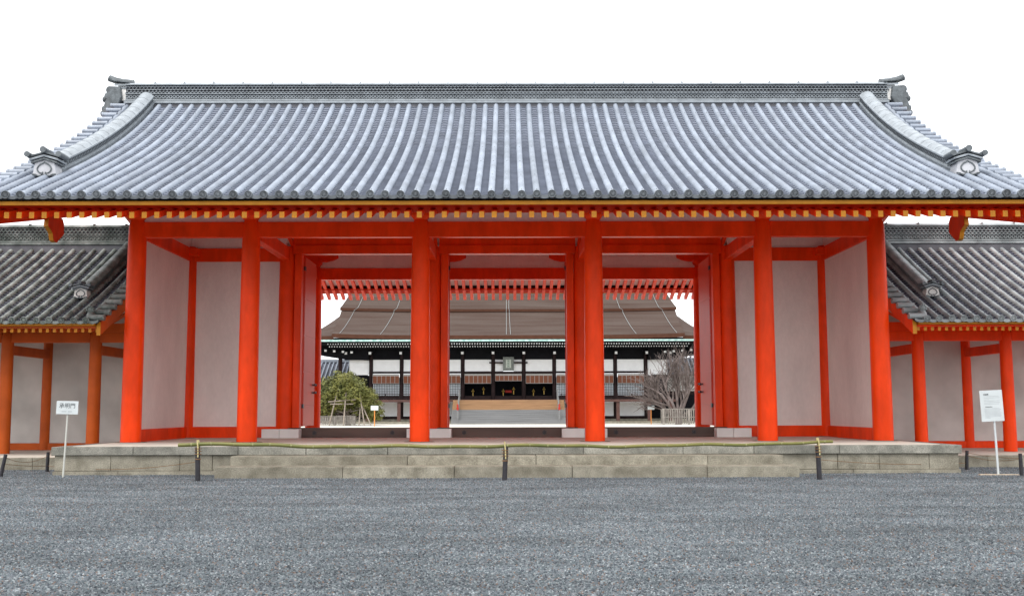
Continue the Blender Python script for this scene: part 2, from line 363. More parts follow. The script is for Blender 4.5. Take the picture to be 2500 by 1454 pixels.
def end_ornament(parent, loc, s, mwhite):
    """plaster ridge-end block with heart scroll, two chevron tile courses and three tile rolls; faces -y"""
    W = Matrix.Translation(loc) @ Matrix.Scale(s, 4)
    def pl(name, b, m, par, sm=None, bev=0): return b.build(name, m, par, sm, bev)
    b = MB().prism([(-.30, 0), (.30, 0), (.25, .33), (0, .42), (-.25, .33)], -.02, .42, W=W)
    body = pl('ornament_block', b, mwhite, parent, None, 0.012)
    b = MB(); pts = []
    for q in range(25):
        t = -1+2*q/24; a = t*R(158); r = .155*(1+.10*math.cos(2*a)); pts.append(W @ Vector((r*1.28*math.sin(a)*(1-.18*max(0, math.cos(a))), -.03, .185+r*.80*math.cos(a)+(.03 if abs(t) < .05 else 0))))
    b.tube(pts, .019*s, 6)
    for sg in (-1, 1):
        b.tube([W @ Vector((sg*.058, -.03, .06)), W @ Vector((sg*.035, -.03, .09)), W @ Vector((sg*.03, -.03, .045)), W @ Vector((sg*.075, -.03, .02))], .018*s, 6)
    b.tube([W @ Vector((x, -.03, z)) for x, z in ((-.3, .035), (-.22, .03), (-.15, -.005), (0, -.012), (.15, -.005), (.22, .03), (.3, .035))], .02*s, 6)
    pl('scroll', b, ornm, body, 40)
    for k, (w, z, t) in enumerate(((.33, .335, .05), (.37, .405, .055))):
        b = MB().prism([(-w, z-.03), (0, z+.075), (w, z-.03), (w, z-.03+t), (0, z+.075+t), (-w, z-.03+t)], -.07-.02*k, .44, W=W)
        pl('chevron_tile', b, ornm if k == 0 else ridget, body, None, 0.008)
    for x, z, r in ((-.40, .53, .075), (0, .65, .082), (.40, .53, .075)):
        b = MB().lathe([(.0, 0), (r, 0), (r, .03), (r*.93, .03), (r*.93, .5)], 14, W @ Matrix.Translation((x, -.16, z)) @ Matrix.Rotation(R(-90), 4, 'X'), caps=False)
        pl('crest_roll', b, ornm, body, 40)
    b = MB().prism([(-.42, .45), (0, .57), (.42, .45), (.40, .52), (.2, .56), (0, .62), (-.2, .56), (-.4, .52)], -.09, .45, W=W)
    pl('crest_saddle', b, ornm, body, None, 0.01)
    return body

def ridge_end(parent, x, sg, z, s, mwhite):
    """gable end of a main ridge: plaster face, raised cap and demon tile made of stacked rolls; points to sg*x"""
    W = Matrix.Translation((x, 0, z)) @ Matrix.Scale(s, 4) @ Matrix.Diagonal((sg, 1, 1, 1))
    b = MB().box(0, .27, -.28, .28, -.30, .22, W=W); body = b.build('ridge_end_block', mwhite, parent, bevel=0.01)
    for k, (a, c, w) in enumerate(((.18, .25, .30), (.27, .34, .34))):
        b = MB()
        b.prism([(-w, a-.08), (0, a+.05), (w, a-.08), (w, c-.08), (0, c+.05), (-w, c-.08)], -.04, .33+.06*k, W=W, axis='x'); b.build('chevron_tile', ridget, body, bevel=0.008)
    b = MB(); b.box(-.08, .44, -.38, .38, .30, .37, W=W @ Matrix.Rotation(R(-6), 4, 'Y')); b.build('cap_slab', ornm, body, bevel=0.01)
    pts = [W @ Vector(p) for p in ((-.15, 0, .40), (.2, 0, .43), (.45, 0, .475), (.68, 0, .56))]
    MB().tube(pts, [.10*s, .105*s, .11*s, .115*s], 12).build('bird_perch_roll', ornm, body, 40)
    for y in (-.3, .3):
        MB().tube([W @ Vector(p) for p in ((-.05, y, .34), (.25, y, .36), (.47, y, .40))], .05*s, 10).build('cap_roll', ornm, body, 40)
    b = MB()
    sil = [(.10, -.22), (.22, -.52), (.36, -.80), (.54, -.90), (.70, -.86), (.76, -.74), (.70, -.62), (.64, -.58), (.68, -.48), (.66, -.38), (.60, -.30), (.67, -.26), (.69, -.18), (.66, -.10), (.60, -.07), (.64, .02), (.62, .12), (.54, .17), (.16, .15)]
    b.prism(sil if sg > 0 else sil, -.43, .43, W=W)
    demon = b.build('demon_tile', ornm, body, bevel=0.045*s)
    b = MB()
    for zz, rr, yy in ((.02, .11, 0), (-.13, .10, .16), (-.13, .10, -.16), (-.28, .09, 0), (-.42, .12, .17), (-.42, .12, -.17), (-.58, .10, .28), (-.58, .10, -.28), (-.55, .09, 0)):
        b.lathe([(0.0, .60), (rr*1.2, .60), (rr*1.2, .72), (rr*.8, .80), (0.01, .82)], 12, W @ Matrix.Translation((0, yy*1.1, zz*1.16-.08)) @ Matrix.Rotation(R(90), 4, 'Y'), caps=False)
    b.build('demon_boss', ornm, demon, 50)
    return body

def tiled_roof(root, P, x0, x1, pitch, r, course, mroll, mpan, mcap, base, thick, seg=0.37, verge=(1, 1)):
    """deck plus every tile row, both slopes; P is the front slope (y<0), mirrored for the back"""
    n = max(1, round((x1-x0)/pitch)); p = (x1-x0)/n
    top = [(y, P.z_of_y(y)) for y in np.linspace(P.y0, P.y1, 24)]
    poly = top+[(-y, z) for y, z in top[::-1]]
    und = [(y, z-thick) for y, z in poly]
    b = MB(); k = len(poly)
    rows = [[(x, y, z) for y, z in poly] + [(x, y, z) for y, z in und[::-1]] for x in (x0+.03, x1-.03)]
    b.grid(rows, close=True); b.add(rows[0], [tuple(range(2*k-1, -1, -1))]); b.add(rows[1], [tuple(range(2*k))])
    dk = b.build('roof', deck, root)
    rm = roll_mesh('round_tile_row', mroll, P, r, base, seg); pm = pan_mesh('pan_tile_row', mpan, mcap, P, p, course, base); cm = cap_mesh('eave_tile_end', mcap, r*1.17)
    e = P.pt(-0.0, 0, base+r*.25)
    for side, rz in ((1, 0), (-1, math.pi)):
        for i in range(n+1):
            x = x0+i*p
            if 0 < i < n:
                inst('round_tile_row', rm, dk, (x+rnd.uniform(-.006, .006), 0, rnd.uniform(-.004, .004)), (0, 0, rz+rnd.uniform(-.0008, .0008))); inst('eave_tile_end', cm, dk, (x+rnd.uniform(-.005, .005), (e[1]-.02)*side, e[2]+rnd.uniform(-.006, .006)), (0, rnd.uniform(-.3, .3), rz+rnd.uniform(-.05, .05)))
            if i < n: inst('pan_tile_row', pm, dk, (x+p/2, 0, 0), (0, 0, rz))
    # verge tiles: short rolls lying across the gable edge
    vb = MB().lathe([(r*.6, .012), (r*1.1, .012), (r*1.1, -.04), (r, -.04), (r, -.42)], 12, Matrix.Rotation(R(90), 4, 'Y'), caps=True); vm = vb.mesh('verge_tile', [mroll], 40)
    nv = int(P.L/.40)
    for xs, sg in ((x0, -1), (x1, 1)):
        if not verge[0 if sg < 0 else 1]: continue
        for side in (1, -1):
            for i in range(nv):
                q = P.pt(.12+i*(P.L-.2)/nv, 0, base+.045)
                inst('verge_tile', vm, dk, (xs+sg*.10, q[1]*side, q[2]), (0, 0, 0 if sg > 0 else math.pi))
    return dk

def rafters(root, x0, x1, pitch, y_end, z_bot, h, w, slope, y_in, mr, me_):
    """both slopes; ochre painted ends"""
    b = MB(); d = y_in-y_end
    v = [(-w/2, 0, 0), (w/2, 0, 0), (w/2, 0, h), (-w/2, 0, h), (-w/2, d, d*slope), (w/2, d, d*slope), (w/2, d, d*slope+h), (-w/2, d, d*slope+h)]
    b.add(v, [(0, 1, 2, 3)], 1); b.add(v, [(0, 4, 5, 1), (1, 5, 6, 2), (2, 6, 7, 3), (3, 7, 4, 0), (4, 7, 6, 5)], 0)
    me = b.mesh('rafter', [mr, me_]); n = round((x1-x0)/pitch)
    for i in range(n+1):
        x = x0+i*(x1-x0)/n
        inst('rafter', me, root, (x, y_end, z_bot)); inst('rafter', me, root, (x, -y_end, z_bot), (0, 0, math.pi))

def column_mesh(name, m, r0, r1, h, n=28):
    pr = [(r0, 0)]
    for i in range(1, 11): t = i/10; pr.append((r0+(r1-r0)*(t**1.6), h*.93*t))
    pr += [(r1*.985, h*.955), (r1*.93, h*.98), (r1*.80, h)]
    return MB().lathe(pr, n).mesh(name, m, 50)

# ------------------------------------------------------------------ ground
b = MB().add([(-900, -300, 0), (900, -300, 0), (900, 1500, 0), (-900, 1500, 0)], [(0, 1, 2, 3)])
tag(b.build('ground', gravelm), 'grey gravel forecourt in front of the red gate', 'ground', kind='structure')
b = MB().add([(-60, 6.5, .004), (60, 6.5, .004), (60, 140, .004), (-60, 140, .004)], [(0, 1, 2, 3)])
tag(b.build('courtyard', sandm), 'pale sand courtyard beyond the gate', 'courtyard', kind='structure')

from mathutils import noise as mnoise
def gravel_h(x, y):
    n = mnoise.noise
    h = .030+.016*n(Vector((x*.30, y*.9, 1)))+.012*n(Vector((x*.8, y*2.6, 5)))+.007*n(Vector((x*2.3, y*6, 9)))
    w = y+11.55+.10*math.sin(x*.35+1)+.16*n(Vector((x*.5, 3, 3)))
    h += .028*math.exp(-((w-.16)/.16)**2)-.030*math.exp(-(w/.09)**2)              # raked edge running along the steps
    for (fx, fy, fl) in ((3.9, -15.6, 1.6), (-1.4, -16.2, 1.0), (-6.5, -14.0, 1.4), (5.5, -20.0, 1.2), (.6, -13.6, 1.5), (8, -13.4, 1.8), (-2.6, -19.4, 1.1)):
        h -= .022*math.exp(-((x-fx)/fl)**2-((y-fy-.12*math.sin(x*2))/.10)**2)       # scuffs
    return h
gx = np.arange(-14.0, 14.01, .14); b = MB(); idx = {}
ys_ = []; y = -25.0
while y < -5.2: ys_.append(y); y += .07 if y < -11 else .11
for j, yy in enumerate(ys_):
    for i, xx in enumerate(gx):
        if abs(xx) > 6.6+(yy+25)*.62: continue
        if (abs(xx) < 10.0 and yy > -7.4): continue
        e_ = min(1, max(.25, (-(yy)-9.2)/.8)) if abs(xx) < 6.5 else min(1, max(.25, (-yy-7.9)/.8))
        idx[i, j] = len(b.v); b.v.append((float(xx), yy, max(.006, gravel_h(xx, yy)*(.4+.6*e_))))
for (i, j) in idx:
    q = [(i, j), (i+1, j), (i+1, j+1), (i, j+1)]
    if all(k in idx for k in q): b.f.append(tuple(idx[k] for k in q)); b.m.append(0)
grav = b.build('gravel', gravelm, None, 180); tag(grav, 'loose grey gravel chips covering the forecourt', 'gravel', kind='stuff')
ng = bpy.data.node_groups.new('gravel_scatter', 'GeometryNodeTree')
ng.interface.new_socket('Geometry', in_out='INPUT', socket_type='NodeSocketGeometry'); ng.interface.new_socket('Geometry', in_out='OUTPUT', socket_type='NodeSocketGeometry')
N = ng.nodes; L = ng.links; gi = N.new('NodeGroupInput'); go = N.new('NodeGroupOutput'); rad = .0120
dp = N.new('GeometryNodeDistributePointsOnFaces')
ps = N.new('GeometryNodeInputPosition'); sx_ = N.new('ShaderNodeSeparateXYZ'); mr = N.new('ShaderNodeMapRange')
mr.inputs[1].default_value = -22; mr.inputs[2].default_value = -13; mr.inputs[3].default_value = 1500; mr.inputs[4].default_value = 560
L.new(ps.outputs[0], sx_.inputs[0]); L.new(sx_.outputs[1], mr.inputs[0]); L.new(mr.outputs[0], dp.inputs['Density'])
ico = N.new('GeometryNodeMeshIcoSphere'); ico.inputs['Radius'].default_value = rad; ico.inputs['Subdivisions'].default_value = 1
sp = N.new('GeometryNodeSetPosition'); rv = N.new('FunctionNodeRandomValue'); rv.data_type = 'FLOAT_VECTOR'
rv.inputs[0].default_value = (-rad*.3,)*3; rv.inputs[1].default_value = (rad*.3,)*3
L.new(ico.outputs['Mesh'], sp.inputs['Geometry']); L.new(rv.outputs[0], sp.inputs['Offset'])
sm = N.new('GeometryNodeSetMaterial'); sm.inputs['Material'].default_value = chipm; L.new(sp.outputs[0], sm.inputs[0])
io = N.new('GeometryNodeInstanceOnPoints'); L.new(gi.outputs[0], dp.inputs[0]); L.new(dp.outputs['Points'], io.inputs['Points']); L.new(sm.outputs[0], io.inputs['Instance'])
rr = N.new('FunctionNodeRandomValue'); rr.data_type = 'FLOAT_VECTOR'; rr.inputs[1].default_value = (6.28, 6.28, 6.28); L.new(rr.outputs[0], io.inputs['Rotation'])
rs = N.new('FunctionNodeRandomValue'); rs.data_type = 'FLOAT_VECTOR'; rs.inputs[0].default_value = (.6, .5, .4); rs.inputs[1].default_value = (1.6, 1.2, .9); L.new(rs.outputs[0], io.inputs['Scale'])
jg = N.new('GeometryNodeJoinGeometry'); L.new(gi.outputs[0], jg.inputs[0]); L.new(io.outputs[0], jg.inputs[0]); L.new(jg.outputs[0], go.inputs[0])
md = grav.modifiers.new('scatter', 'NODES'); md.node_group = ng

# ------------------------------------------------------------------ gate platform
PF, PZ = -7.5, .64
plat = thing('stone_platform', 'wide granite platform with two front steps carrying the tall red gate', 'platform', (0, 0, 0))
bx('core', mortar, plat, -10.12, 10.12, PF+.07, -PF-.07, 0, PZ-.03)
MB().box(-9.86, 9.86, PF+.33, -PF-.33, PZ-.03, PZ+.006).build('floor', floorm, plat)
def course(name, m, x0, x1, y0, y1, z0, z1, lmin, lmax, seed, gap=.005, bev=.012):
    r = random.Random(seed); x = x0
    while x < x1-.01:
        l = r.uniform(lmin, lmax)
        if x1-(x+l) < lmin*.6: l = x1-x
        dy = r.uniform(-.005, .005); bx(name, m, plat, x+gap, x+l-gap, y0+dy, y1, z0, z1+r.uniform(-.003, .002), bev); x += l
course('coping_stone', stonetop, -10.2, 10.2, PF-.03, PF+.34, .455, PZ+.002, 1.5, 2.9, 3)
course('face_stone', stone, -10.14, -6.0, PF+.03, PF+.2, .105, .453, .7, 1.6, 5, .004)
course('face_stone', stone, 6.0, 10.14, PF+.03, PF+.2, .105, .453, .7, 1.6, 6, .004)
course('base_stone', stone, -10.17, -6.0, PF-.0, PF+.2, -.02, .102, 1.2, 2.4, 8, .004)
course('base_stone', stone, 6.0, 10.17, PF-.0, PF+.2, -.02, .102, 1.2, 2.4, 9, .004)
course('step_stone', stone, -6.2, 6.2, -8.78, -8.12, -.02, .258, 2.2, 3.3, 12)
course('step_stone', stone, -6.03, 6.03, -8.15, -7.48, .19, .452, 2.6, 3.9, 15)
for sx in (-1, 1):
    for i in range(6):
        y0 = PF+.34+i*2.52
        bx('coping_stone', stonetop, plat, sx*10.03-.17, sx*10.03+.17, y0+.005, min(y0+2.51, -PF), .455, PZ+.001, .012)
        bx('face_stone', stone, plat, sx*10.045-.08, sx*10.045+.08, y0+.004, y0+2.51, -.02, .453, .01)

# ------------------------------------------------------------------ the red gate
gate = thing('palace_gate', 'tall vermilion palace gate with open doors under a silver grey tiled roof', 'gate', (0, 0, PZ))
CX = [-9.5, -6.575, -2.215, 2.215, 6.575, 9.5]; DY = 4.5; BZ0, BZ1 = 5.853, 6.248; FZ = PZ+.005
cm = column_mesh('column', red, .253, .228, 6.30-FZ)
bs = MB().lathe([(.40, -.03), (.40, .0), (.36, .012)], 28).mesh('column_base', stone, 40)
for y in (-DY, 0, DY):
    for x in CX:
        inst('column', cm, gate, (x, y, FZ)); inst('column_base', bs, gate, (x, y, FZ+.002))
for y in (-DY, 0, DY):
    for i in range(5):
        a, c = CX[i]+.18, CX[i+1]-.18
        if y == 0 and 0 < i < 4:
            bx('tie_beam', red, gate, a, c, -.10, .10, 6.336, 6.66, .012)
            bx('lintel', red, gate, a, c, -.16, .16, 6.074, 6.334, .012)
        else: bx('tie_beam', red, gate, a, c, y-.11, y+.11, BZ0, BZ1, .014)
        bx('infill_plaster', plaster, gate, CX[i]+.04, CX[i+1]-.04, y-.04, y+.04, 6.252 if not (y == 0 and 0 < i < 4) else 6.664, 6.95)
for x in CX:
    for y0, y1 in ((-DY, 0), (0, DY)):
        bx('cross_beam', red, gate, x-.11, x+.11, y0+.19, y1-.19, BZ0+.004, BZ1-.004, .014)
# bracket block, boat arm and wall plate over each outer column
bk = MB(); bk.add([(-.17, -.17, 0), (.17, -.17, 0), (.17, .17, 0), (-.17, .17, 0), (-.25, -.25, .10), (.25, -.25, .10), (.25, .25, .10), (-.25, .25, .10), (-.25, -.25, .2), (.25, -.25, .2), (.25, .25, .2), (-.25, .25, .2)],
    [(3, 2, 1, 0), (0, 1, 5, 4), (1, 2, 6, 5), (2, 3, 7, 6), (3, 0, 4, 7), (4, 5, 9, 8), (5, 6, 10, 9), (6, 7, 11, 10), (7, 4, 8, 11), (8, 9, 10, 11)])
bkm = bk.mesh('bracket_block', red)
arm = MB().prism([(-.8, .13), (-.62, .045), (-.4, 0), (.4, 0), (.62, .045), (.8, .13), (.8, .24), (-.8, .24)], -.12, .12).mesh('bracket_arm', red)
for y in (-DY, DY):
    for x in CX: inst('bracket_block', bkm, gate, (x, y, 6.295)); inst('bracket_arm', arm, gate, (x, y, 6.46), bevel=.01)
    bx('wall_plate', red, gate, -11.55, 11.55, y-.15, y+.15, 6.702, 6.99, .015)
for y in (-DY, 0, DY):
    for sx in (-1, 1): pass
# walls
def wall_x(x0, x1, y, nm='wall_panel'):
    bx(nm, plaster, gate, x0, x1, y-.05, y+.05, .966, BZ0-.002); bx('bottom_rail', red, gate, x0, x1, y-.12, y+.12, FZ+.001, .965, .012)
wall_x(-9.46, -6.6, 0); wall_x(6.6, 9.46, 0)
for sx in (-1, 1):
    for y0, y1 in ((-DY, 0), (0, DY)):
        bx('wall_panel', plaster, gate, sx*9.5-.05, sx*9.5+.05, y0+.1, y1-.1, .966, BZ0)
        bx('bottom_rail', red, gate, sx*9.5-.12, sx*9.5+.12, y0+.2, y1-.2, FZ+.001, .964, .012)
    bx('bracket_tongue', red, gate, sx*9.5-.34 if sx > 0 else -9.5+.05, sx*9.5-.05 if sx > 0 else -9.5+.34, -.45, -.1, 6.0, 6.22, .02)
# door frames, leaves, sills
bays = [(-6.575, -2.215), (-2.215, 2.215), (2.215, 6.575)]
kb = MB().lathe([(.035, 0), (.035, .012), (.014, .02), (.014, .055), (.036, .06), (.042, .08), (.034, .10), (.012, .112)], 12).mesh('door_knob', knobm, 50)
for bi, (xa, xb) in enumerate(bays):
    for sx, xj in ((1, xa), (-1, xb)):
        j0 = xj+sx*.245; j1 = xj+sx*.455
        lo, hi = min(j0, j1), max(j0, j1)
        bx('door_post', red, gate, lo, hi, -.15, .17, .93, 6.073, .012)
        hx = j1-sx*.0; ang = 0 if bi != 1 else sx*R(8)
        # leaf: local x 0..w runs from the hinge inwards when shut; here swung back into the gate
        leaf = MB().box(-.035, .035, 0, 1.88, 0, 5.08).build('door', reddoor, gate, loc=(hx-sx*.01, .20, .965), rot=(0, 0, ang), bevel=.006)
        Wl = WM[leaf]
        zs = [0.0, .62, 1.62, 2.70, 3.80, 5.08]
        for k in range(5):
            for f_ in (-1, 1):
                o = MB().box(f_*.036-.012, f_*.036+.012, .05, 1.83, zs[k]+.014, zs[k+1]-.014).build('door_panel', reddoor, leaf, bevel=.006)
                o.matrix_basis = Wl; WM[o] = Wl
        for k in (.60, 4.72):
            o = MB().prism([(-.06, -.06), (.13, -.06), (.10, 0), (.13, .06), (-.06, .06)], -.052, .052, axis='x').build('door_hinge', iron, leaf)
            o.matrix_basis = Wl @ Matrix.Translation((0, 0.05, k)); WM[o] = o.matrix_basis.copy()
        for yy in (1.42, 1.66):
            for zz in (1.02, 1.26):
                for f_ in (-1, 1):
                    o = inst('door_knob', kb, leaf); o.matrix_basis = Wl @ Matrix.Translation((f_*.048, yy, zz)) @ Matrix.Rotation(R(90*f_), 4, 'Y'); WM[o] = o.matrix_basis.copy()
    sl_ = bx('door_sill', sillm, gate, xa+.16, xb-.16, -.34, .10, FZ, .932, .012)
    for xx in (xa+.95, xb-1.14):
        b = MB(); n = 12; pts = [((.075 if i % 2 else .05)*math.cos(2*math.pi*i/n), (.075 if i % 2 else .05)*math.sin(2*math.pi*i/n)) for i in range(n)]
        b.prism(pts, -.365, -.345, W=Matrix.Translation((xx, 0, .79))); b.lathe([(.03, 0), (.03, .03), (.012, .045)], 10, Matrix.Translation((xx, -.36, .79)) @ Matrix.Rotation(R(90), 4, 'X'))
        b.build('sill_stud', iron, sl_)
for x0, x1, xm in ((-7.07, -6.0, -6.56), (-2.90, -1.62, -2.26), (1.57, 2.87, 2.22), (6.02, 7.02, 6.5)):
    bx('plinth_block', whiteblock, gate, x0, xm-.004, -.78, -.36, FZ, .905, .01); bx('plinth_block', whiteblock, gate, xm+.004, x1, -.78, -.36, FZ, .905, .01)

# eaves and roof
GP = Prof([(-9.0, 6.0), (-6.545, 7.05), (-5.33, 7.60), (-3.98, 8.25), (-2.10, 9.29), (0.0, 10.73)])
XE = 11.75
rafters(gate, -11.40, 11.40, .2714, -8.75, 5.600, .135, .108, .315, -.15, red, gold)
for sg in (-1, 1):
    W = Matrix.Identity(4) if sg < 0 else Matrix.Rotation(math.pi, 4, 'Z')
    b = MB(); v = []
    for x in (-11.58, 11.58):
        for y, z in ((-7.78, 5.600+.97*.315+.137), (-.02, 5.600+8.73*.315+.137)): v += [(x, y, z), (x, y, z+.03)]
    v = [W @ Vector(p) for p in v]
    b.add(v, [(0, 4, 6, 2), (1, 3, 7, 5), (0, 1, 5, 4), (2, 6, 7, 3), (0, 2, 3, 1), (4, 5, 7, 6)]); b.build('soffit', plaster, gate)
    def eb(nm, m, y0, y1, z0, z1, bev=.008):
        a, c = (y0, y1) if sg < 0 else (-y1, -y0)
        bx(nm, m, gate, -11.70, 11.70, a, c, z0, z1, bev)
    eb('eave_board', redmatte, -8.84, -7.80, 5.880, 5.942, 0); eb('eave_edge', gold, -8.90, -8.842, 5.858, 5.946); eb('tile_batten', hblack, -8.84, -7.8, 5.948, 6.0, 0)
groof = tiled_roof(gate, GP, -XE, XE, .3255, .076, .163, tile, tilepan, tilecap, .045, .04)
main_ridge(groof, -11.5, 11.5, 10.60, .66, .33, (ridget, ridgedark, tilecap), .109)
ks0, ks1 = GP.s_of_y(-6.75), GP.s_of_y(-.28)
for sx in (-1, 1):
    slope_ridge(groof, GP, sx*10.80, ks0, ks1, .20, .46, ridget, ridgedark)
    z = GP.z_of_y(-6.95)
    end_ornament(groof, (sx*10.80, -7.12, z+.02), .92, ornplaster)
    ridge_end(groof, sx*11.5, sx, 11.0, .9, whiteblock)
    # gable: barge boards, plaster wall, pendant boards hiding the wall plate ends
    for sg in (-1, 1):
        pts_t, pts_b = [], []
        for q in range(15):
            y = -8.85+8.83*q/14; zt = min(GP.z_of_y(y)-.06, 1e9); zb = max(5.5, 5.385+(y+8.9)*.222+.006*(y+4.5)*max(0, y+4.5))
            pts_t.append((y*(-sg), zt)); pts_b.append((y*(-sg), min(zb, zt-.3)))
        poly = pts_b+pts_t[::-1]
        if sg > 0: poly = poly[::-1]
        b = MB(); n = len(poly); xa, xb = sorted((sx*11.60, sx*11.715))
        q = 15; rows = [[(xa, y, z) for y, z in pts_b], [(xb, y, z) for y, z in pts_b], [(xb, y, z) for y, z in pts_t], [(xa, y, z) for y, z in pts_t], [(xa, y, z) for y, z in pts_b]]
        b.grid(rows)
        b.add([(xa, *pts_b[0]), (xb, *pts_b[0]), (xb, *pts_t[0]), (xa, *pts_t[0])], [(0, 1, 2, 3)], 1)
        b.build('barge_board', [red, gold], gate)
        # pendant
        pr = [(-.50, .62), (-.55, .28), (-.40, .22), (-.26, .14), (-.20, -.02), (-.12, -.05), (.02, -.05), (.10, .02), (.26, .12), (.42, .24), (.40, .5), (.30, .62)]
        b = MB(); n = len(pr); xa, xb = sorted((sx*11.57, sx*11.685)); yc = -sg*-4.5
        v = [(xa, yc+y*(1 if yc < 0 else -1), 5.79+z) for y, z in pr]+[(xb, yc+y*(1 if yc < 0 else -1), 5.79+z) for y, z in pr]
        b.add(v, [tuple(range(n)), tuple(range(2*n-1, n-1, -1))], 0); b.add(v, [(i, i+n, (i+1) % n+n, (i+1) % n) for i in range(n)], 1)
        b.build('pendant_board', [red, gold], gate)
    b = MB(); gp = [(-DY, 6.95), (DY, 6.95)]+[(-y, GP.z_of_y(y)-.35) for y in np.linspace(-DY, 0, 8)]+[(y, GP.z_of_y(y)-.35) for y in np.linspace(0, -DY, 8)[1:]]
    xa, xb = sorted((sx*9.46, sx*9.54)); b.prism(gp[::-1], xa, xb, axis='x'); b.build('gable_wall', plaster, gate)
    bx('infill_plaster', plaster, gate, sx*9.5-.04, sx*9.5+.04, -DY+.1, DY-.1, 6.252, 6.95)

